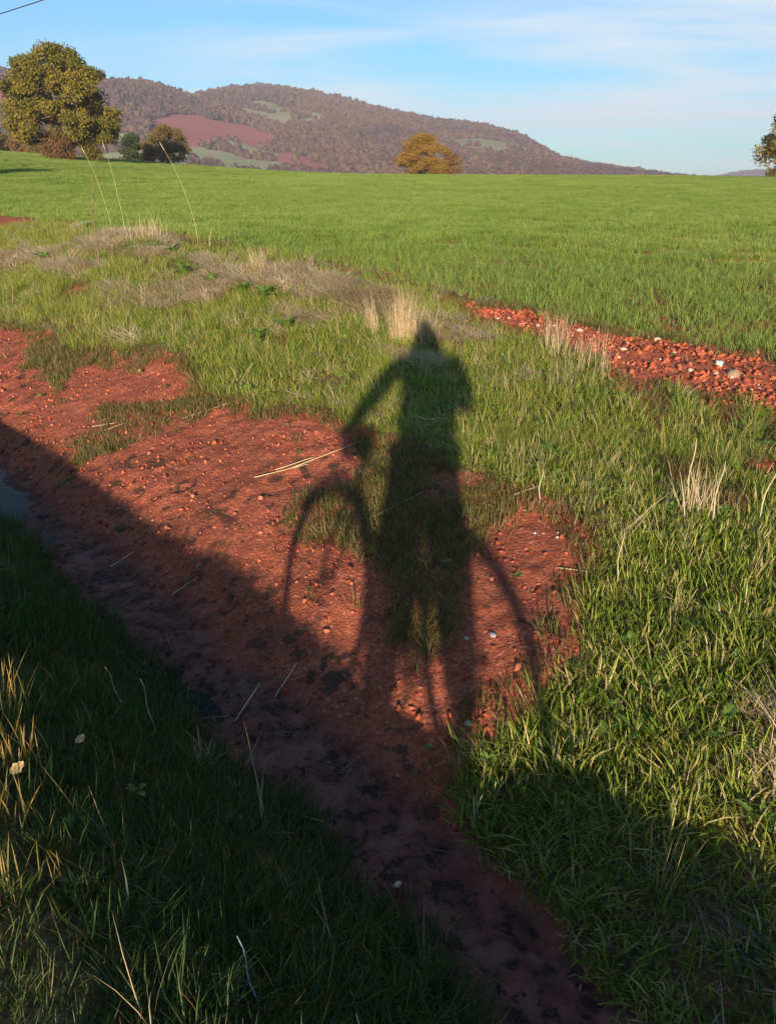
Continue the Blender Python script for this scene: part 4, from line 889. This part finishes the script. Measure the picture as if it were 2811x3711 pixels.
# ------------------------------------------------------------------ the bicycle on the lane (only its shadow reaches the picture)
M_tyre = plain_mat('tyre_rubber', (.02, .02, .02), .8); M_alu = plain_mat('bright_metal', (.6, .6, .62), .35, 1.0, .05); M_paint = plain_mat('frame_paint', (.03, .05, .10), .4, 0, .1); M_blk = plain_mat('black_plastic', (.025, .025, .027), .6)
def torus_arrays(R_, r_, su=40, sv=8):
    V = []; F = []
    for i in range(su):
        a = 2 * math.pi * i / su
        for k in range(sv):
            b = 2 * math.pi * k / sv; q = R_ + r_ * math.cos(b); V.append((q * math.cos(a), r_ * math.sin(b), q * math.sin(a)))
    for i in range(su):
        for k in range(sv):
            F.append((i * sv + k, i * sv + (k + 1) % sv, ((i + 1) % su) * sv + (k + 1) % sv, ((i + 1) % su) * sv + k))
    return V, F
def bicycle(cx, cy, heading):
    root = tag(empty('bicycle', (cx, cy, gz(cx, cy) + .012), math.pi / 2 + heading), 'dark bicycle straddled on the lane behind the viewer', 'bicycle')
    rw = .345
    spoke_me = py_mesh('spoke', *tube_arrays([(0, .02, .015), (0, 0, rw - .03)], .0012, 4), M_alu)
    for x in (.53, -.52):
        w = obj('wheel', py_mesh('rim', *torus_arrays(rw - .035, .012), M_alu), root, (x, 0, rw))
        obj('tyre', py_mesh('tyre', *torus_arrays(rw - .02, .022), M_tyre), w)
        obj('hub', py_mesh('hub', *tube_arrays([(0, -.05, 0), (0, .05, 0)], .02, 10), M_alu), w)
        for k in range(20): s = obj('spoke', spoke_me, w); s.rotation_euler = (0, 2 * math.pi * k / 20, 0)
    bb, st, ht, hb, ra, fa = (-.07, 0, .29), (-.24, 0, .78), (.34, 0, .86), (.375, 0, .72), (-.52, 0, rw), (.53, 0, rw)
    fr = [tube_arrays([a, b], r, 10) for a, b, r in ((bb, st, .017), (st, (.345, 0, .84), .016), (bb, hb, .019), (ht, hb, .02))]
    for sgn in (-1, 1):
        fr += [tube_arrays([(bb[0], .03 * sgn, bb[2]), (ra[0], .06 * sgn, ra[2])], .009, 8), tube_arrays([(st[0] + .02, .02 * sgn, st[2] - .05), (ra[0], .06 * sgn, ra[2])], .008, 8)]
    obj('frame', py_mesh('frame', *join_arrays(fr), M_paint), root)
    fk = [tube_arrays([(.375, 0, .72), (.385, 0, .69)], .02, 8)] + [tube_arrays([(.385, 0, .70), (.40, .05 * g, .66), (.47, .055 * g, .5), (fa[0], .055 * g, fa[2])], [.016, .016, .013, .01], 8) for g in (-1, 1)]
    obj('fork', py_mesh('fork', *join_arrays(fk), M_paint), root)
    bar = join_arrays([tube_arrays([(.34, 0, .86), (.32, 0, .97), (.36, 0, 1.0)], .014, 8), tube_arrays([(.27, .31, 1.03), (.32, .2, 1.02), (.36, .05, 1.0), (.36, -.05, 1.0), (.32, -.2, 1.02), (.27, -.31, 1.03)], .0125, 8)])
    hbo = obj('handlebar', py_mesh('handlebar', *bar, M_blk), root)
    for g in (-1, 1):
        obj('grip', py_mesh('grip', *tube_arrays([(.312, .21 * g, 1.021), (.265, .32 * g, 1.032)], .017, 10), M_tyre), hbo)
        obj('brake_lever', py_mesh('brake_lever', *tube_arrays([(.35, .17 * g, 1.0), (.37, .22 * g, .99), (.33, .29 * g, .985)], .005, 6), M_alu), hbo)
    V = []; F = []
    for k in range(9):
        u = k / 8; w = .075 * (1 - u) ** .8 + .016; z = .945 + .02 * (2 * u - 1) ** 2; x = -.38 + .27 * u
        V += [(x, -w, z - .035), (x, -w * .8, z), (x, 0, z + .012), (x, w * .8, z), (x, w, z - .035)]
    for k in range(8):
        for j in range(4): b = 5 * k + j; F.append((b, b + 5, b + 6, b + 1))
    sd = obj('saddle', py_mesh('saddle', V, F, M_tyre), root); sd.modifiers.new('thick', 'SOLIDIFY').thickness = .02
    obj('seat_post', py_mesh('seat_post', *tube_arrays([st, (-.29, 0, .93)], .0135, 8), M_alu), root)
    cr = join_arrays([torus_arrays(.085, .006, 28, 6), tube_arrays([(0, -.06, 0), (0, .06, 0)], .018, 8), tube_arrays([(0, -.06, 0), (.165, -.07, .03)], .01, 6), tube_arrays([(0, .06, 0), (-.165, .07, -.03)], .01, 6)] + [tube_arrays([(0, 0, 0), (.085 * math.cos(a), 0, .085 * math.sin(a))], .006, 5) for a in (0, 1.26, 2.51, 3.77, 5.03)])
    crank = obj('crankset', py_mesh('crankset', *cr, M_alu), root, bb)
    for q in ((.165, -.12, .03), (-.165, .12, -.03)):
        obj('pedal', py_mesh('pedal', *join_arrays([tube_arrays([(-.045, dy, 0), (.045, dy, 0)], .008, 6) for dy in (-.035, .035)] + [tube_arrays([(dx, -.04, 0), (dx, .04, 0)], .008, 6) for dx in (-.04, 0, .04)]), M_blk), crank, q)
    for x in (.53, -.52):
        a0, a1 = (.5, 2.6) if x > 0 else (.2, 2.9)
        obj('mudguard', py_mesh('mudguard', *tube_arrays([(x + (rw + .025) * math.cos(a0 + (a1 - a0) * k / 12), 0, rw + (rw + .025) * math.sin(a0 + (a1 - a0) * k / 12)) for k in range(13)], .018, 8), M_blk), root)
    return root
HEAD = R(42); BX, BY = -.08, -.41
bicycle(BX, BY, HEAD)
bh = (-math.sin(HEAD), math.cos(HEAD)); bl = (-math.cos(HEAD), -math.sin(HEAD))
def on_bike(f, l, z): return (BX + bh[0] * f + bl[0] * l, BY + bh[1] * f + bl[1] * l, z)

def bar_bag():
    root = tag(empty('handlebar_bag', on_bike(.43, 0, .83), math.pi / 2 + HEAD), 'dark bag hanging from the bicycle handlebar', 'bag')
    bm = bmesh.new(); bmesh.ops.create_cube(bm, size=1)
    for v in bm.verts: v.co = Vector((v.co.x * .14 * (1.1 if v.co.z > 0 else .9), v.co.y * .24, v.co.z * .13 + .08))
    bmesh.ops.bevel(bm, geom=list(bm.edges), offset=.025, segments=3, affect='EDGES')
    me = bpy.data.meshes.new('pouch'); bm.to_mesh(me); bm.free(); me.materials.append(M_blk); obj('pouch', me, root)
    for y in (-.08, .08): tube('strap', [(-.05, y, .12), (-.07, y, .175), (-.095, y, .15)], .008, M_tyre, root, 6)
bar_bag()

# ------------------------------------------------------------------ the person standing astride it and taking the picture
def skin(name, joints, edges, mat, parent, root_i=0, sub=2):
    me = bpy.data.meshes.new(name); o_ = parent.location
    me.from_pydata([(j[0] - o_.x, j[1] - o_.y, j[2] - o_.z) for j in joints], edges, [])
    o = obj(name, me, parent); me.materials.append(mat)
    bm = bmesh.new(); bm.from_mesh(me); lay = bm.verts.layers.skin.verify(); bm.verts.ensure_lookup_table()
    for i, v in enumerate(bm.verts): v[lay].radius = (joints[i][3], joints[i][3]); v[lay].use_root = (i == root_i)
    bm.to_mesh(me); bm.free()
    md = o.modifiers.new('skin', 'SKIN'); md.use_smooth_shade = True; md.branch_smoothing = .4
    if sub: o.modifiers.new('sub', 'SUBSURF').levels = sub; o.modifiers['sub'].render_levels = sub
    return o
def chain(J, E, start, pts):
    p = start
    for q in pts: J.append(q); E.append((p, len(J) - 1)); p = len(J) - 1
    return p
def person():
    root = tag(empty('person', (.02, -.42, gz(.02, -.42))), 'person in dark jacket standing astride a bicycle, raising a phone', 'person')
    M_skin = plain_mat('skin', (.55, .33, .24), .5, 0, .06, 40); M_jack = plain_mat('jacket_cloth', (.04, .05, .08), .9, 0, .2, 60, .3); M_trou = plain_mat('trouser_cloth', (.05, .055, .07), .9, 0, .2, 60, .3)
    M_hair = plain_mat('hair', (.06, .04, .03), .6, 0, .3, 80, .4); M_shoe = plain_mat('shoe_leather', (.05, .04, .035), .6)
    S = dict(pel=(.06, -.44, .96), sp=(.10, -.45, 1.15), ch=(.12, -.44, 1.37), nb=(.12, -.42, 1.53), shl=(-.115, -.44, 1.505), shr=(.355, -.42, 1.505))
    lw = on_bike(.255, .26, 1.075); le = (-.30, -.50, 1.29); re = (.38, -.32, 1.19); rw = (.085, -.085, 1.405)
    hl, kl, al = (-.03, -.47, .90), (-.12, -.54, .49), (-.16, -.58, .09); hr, kr, ar = (.15, -.38, .90), (.20, -.27, .49), (.21, -.21, .09)
    J = [(*S['pel'], .14)]; E = []
    sp = chain(J, E, 0, [(*S['sp'], .135), (*S['ch'], .15)])
    nb = chain(J, E, sp, [(*S['nb'], .075)]); chain(J, E, nb, [(.11, -.385, 1.62, .055), (.10, -.36, 1.675, .075), (.10, -.345, 1.745, .092), (.10, -.355, 1.81, .07)])
    # nose, ears
    hd = len(J) - 2; chain(J, E, hd, [(.09, -.248, 1.725, .016)])
    for sx in (-1, 1): chain(J, E, hd, [(.10 + sx * .098, -.36, 1.73, .014)])
    for side, sh, el, wr in ((-1, S['shl'], le, lw), (1, S['shr'], re, rw)):
        w = chain(J, E, sp, [(*sh, .065), (*[(a + b) / 2 for a, b in zip(sh, el)], .05), (*el, .042), (*[(a + b) / 2 for a, b in zip(el, wr)], .04), (*wr, .028)])
        if side < 0:     # fingers closed round the handlebar grip
            g = on_bike(.29, .265, 1.06); palm = chain(J, E, w, [(*g, .028)])
            for q, (dl, ln) in enumerate(((-.036, .9), (-.012, 1.0), (.012, .96), (.036, .8))):
                a = on_bike(.325 * 1, .265 + dl, 1.045); b = on_bike(.335, .265 + dl, 1.012); c = on_bike(.312, .265 + dl, .992); d = on_bike(.285, .265 + dl, .995)
                chain(J, E, palm, [(*a, .0095), (*b, .009), (*c, .0085), (*(Vector(c) + (Vector(d) - Vector(c)) * ln), .0075)])
            chain(J, E, palm, [(*on_bike(.262, .235, 1.045), .011), (*on_bike(.255, .22, 1.015), .01), (*on_bike(.27, .212, .995), .008)])
        else:            # hand round the lower half of the phone, fingers on its back, thumb on its screen
            palm = chain(J, E, w, [(.062, -.045, 1.44, .026), (.052, -.03, 1.46, .022)])
            for q in range(4):
                z = 1.435 + .019 * q; L_ = (.85, 1.0, 1.05, .95)[q]
                chain(J, E, palm, [(.055, -.014, z, .0095), (.038, .006, z + .002, .009), (.038 - .03 * L_, .008, z + .004, .0085), (.038 - .052 * L_, .004, z + .004, .0075)])
            chain(J, E, palm, [(.045, -.055, 1.47, .012), (.03, -.05, 1.492, .0105), (.012, -.046, 1.505, .0085)])
    for h, k, a in ((hl, kl, al), (hr, kr, ar)):
        chain(J, E, 0, [(*h, .095), (*[(p + q) / 2 for p, q in zip(h, k)], .078), (*k, .055), (*[(p * .6 + q * .4) for p, q in zip(k, a)], .052), (*a, .036), (a[0] - .05, a[1] + .10, .035, .033), (a[0] - .08, a[1] + .16, .025, .025)])
    body = skin('body', J, E, M_skin, root)
    J = [(*S['pel'][:2], .88, .235)]; E = []; sp = chain(J, E, 0, [(*S['sp'], .225), (*S['ch'], .24)]); chain(J, E, sp, [(*S['nb'], .16), (.11, -.41, 1.63, .135), (.105, -.41, 1.74, .13), (.10, -.40, 1.82, .09)])
    for sh, el, wr in ((S['shl'], le, lw), (S['shr'], re, rw)):
        chain(J, E, sp, [(*sh, .105), (*[(a + b) / 2 for a, b in zip(sh, el)], .085), (*el, .075), (*[(a + b) / 2 for a, b in zip(el, wr)], .065), (*[a + (b - a) * .92 for a, b in zip(el, wr)], .042)])
    skin('jacket', J, E, M_jack, root)
    J = [(*S['pel'], .15)]; E = []
    for h, k, a in ((hl, kl, al), (hr, kr, ar)):
        chain(J, E, 0, [(*h, .13), (*[(p + q) / 2 for p, q in zip(h, k)], .125), (*k, .115), (*[(p * .6 + q * .4) for p, q in zip(k, a)], .09), (a[0], a[1], .12, .07)])
    skin('trousers', J, E, M_trou, root)
    for a in (al, ar):
        J = [(a[0], a[1] - .02, .07, .05)]; E = []; chain(J, E, 0, [(a[0] - .02, a[1] + .03, .055, .047), (a[0] - .055, a[1] + .11, .042, .04), (a[0] - .085, a[1] + .17, .036, .033)]); skin('shoe', J, E, M_shoe, root)
    J = [(.10, -.385, 1.78, .098)]; E = []; chain(J, E, 0, [(.10, -.34, 1.815, .08), (.10, -.295, 1.81, .05)]); chain(J, E, 0, [(.10, -.38, 1.835, .055)]); chain(J, E, 0, [(.10, -.415, 1.73, .09), (.11, -.43, 1.64, .08)]); skin('hair', J, E, M_hair, root)
    # eyes and mouth
    me = lump('eye', 1, plain_mat('eye_white', (.8, .8, .8), .2), 1, 2, 0)
    for sx in (-1, 1): o = obj('eye', me, root, (.075 + sx * .033, -.262 + .42, 1.745 - root.location.z)); o.scale = (.012, .012, .012)
    tube('mouth', [(.045, .158, 1.675 - root.location.z), (.067, .163, 1.673 - root.location.z), (.089, .158, 1.675 - root.location.z)], .005, plain_mat('lips', (.45, .18, .15), .5), root, 6)
    return root
person()
def phone():
    root = tag(empty('phone', (0, -.022, 1.49)), 'dark phone held up in the right hand', 'phone')
    def slab(name, w, h, d, mat, loc, bev=.008):
        bm = bmesh.new(); bmesh.ops.create_cube(bm, size=1)
        for v in bm.verts: v.co = Vector((v.co.x * w, v.co.y * d, v.co.z * h))
        bmesh.ops.bevel(bm, geom=[e for e in bm.edges if abs(e.verts[0].co.y - e.verts[1].co.y) > d * .5], offset=bev, segments=4, affect='EDGES')
        me = bpy.data.meshes.new(name); bm.to_mesh(me); bm.free(); me.materials.append(mat); return obj(name, me, root, loc)
    slab('case', .074, .154, .0085, M_blk, (0, 0, 0)); slab('screen', .068, .146, .001, plain_mat('screen_glass', (.02, .02, .03), .1), (0, -.0052, 0), .006)
    obj('lens', py_mesh('lens', *tube_arrays([(0, .004, .06), (0, .0062, .06)], .006, 16), plain_mat('lens_glass', (.01, .01, .015), .05)), root)
phone()

# ------------------------------------------------------------------ autumn haze in the air
def haze():
    bm = bmesh.new(); bmesh.ops.create_cube(bm, size=1)
    lo, hi = Vector((-2700, -420, -60)), Vector((2800, 3700, 260))
    for v in bm.verts: v.co = Vector(((lo.x + hi.x) / 2 + v.co.x * (hi.x - lo.x), (lo.y + hi.y) / 2 + v.co.y * (hi.y - lo.y), (lo.z + hi.z) / 2 + v.co.z * (hi.z - lo.z)))
    me = bpy.data.meshes.new('haze'); bm.to_mesh(me); bm.free()
    m, N, L = new_mat('haze_air'); out = N.new('ShaderNodeOutputMaterial'); v = N.new('ShaderNodeVolumePrincipled')
    v.inputs['Color'].default_value = (.78, .76, .95, 1); v.inputs['Density'].default_value = HAZE; v.inputs['Anisotropy'].default_value = 0.0
    L.new(v.outputs[0], out.inputs['Volume']); me.materials.append(m)
    tag(obj('haze', me), 'thin autumn haze filling the air over the land', kind='stuff')
HAZE = 0.00021
haze()
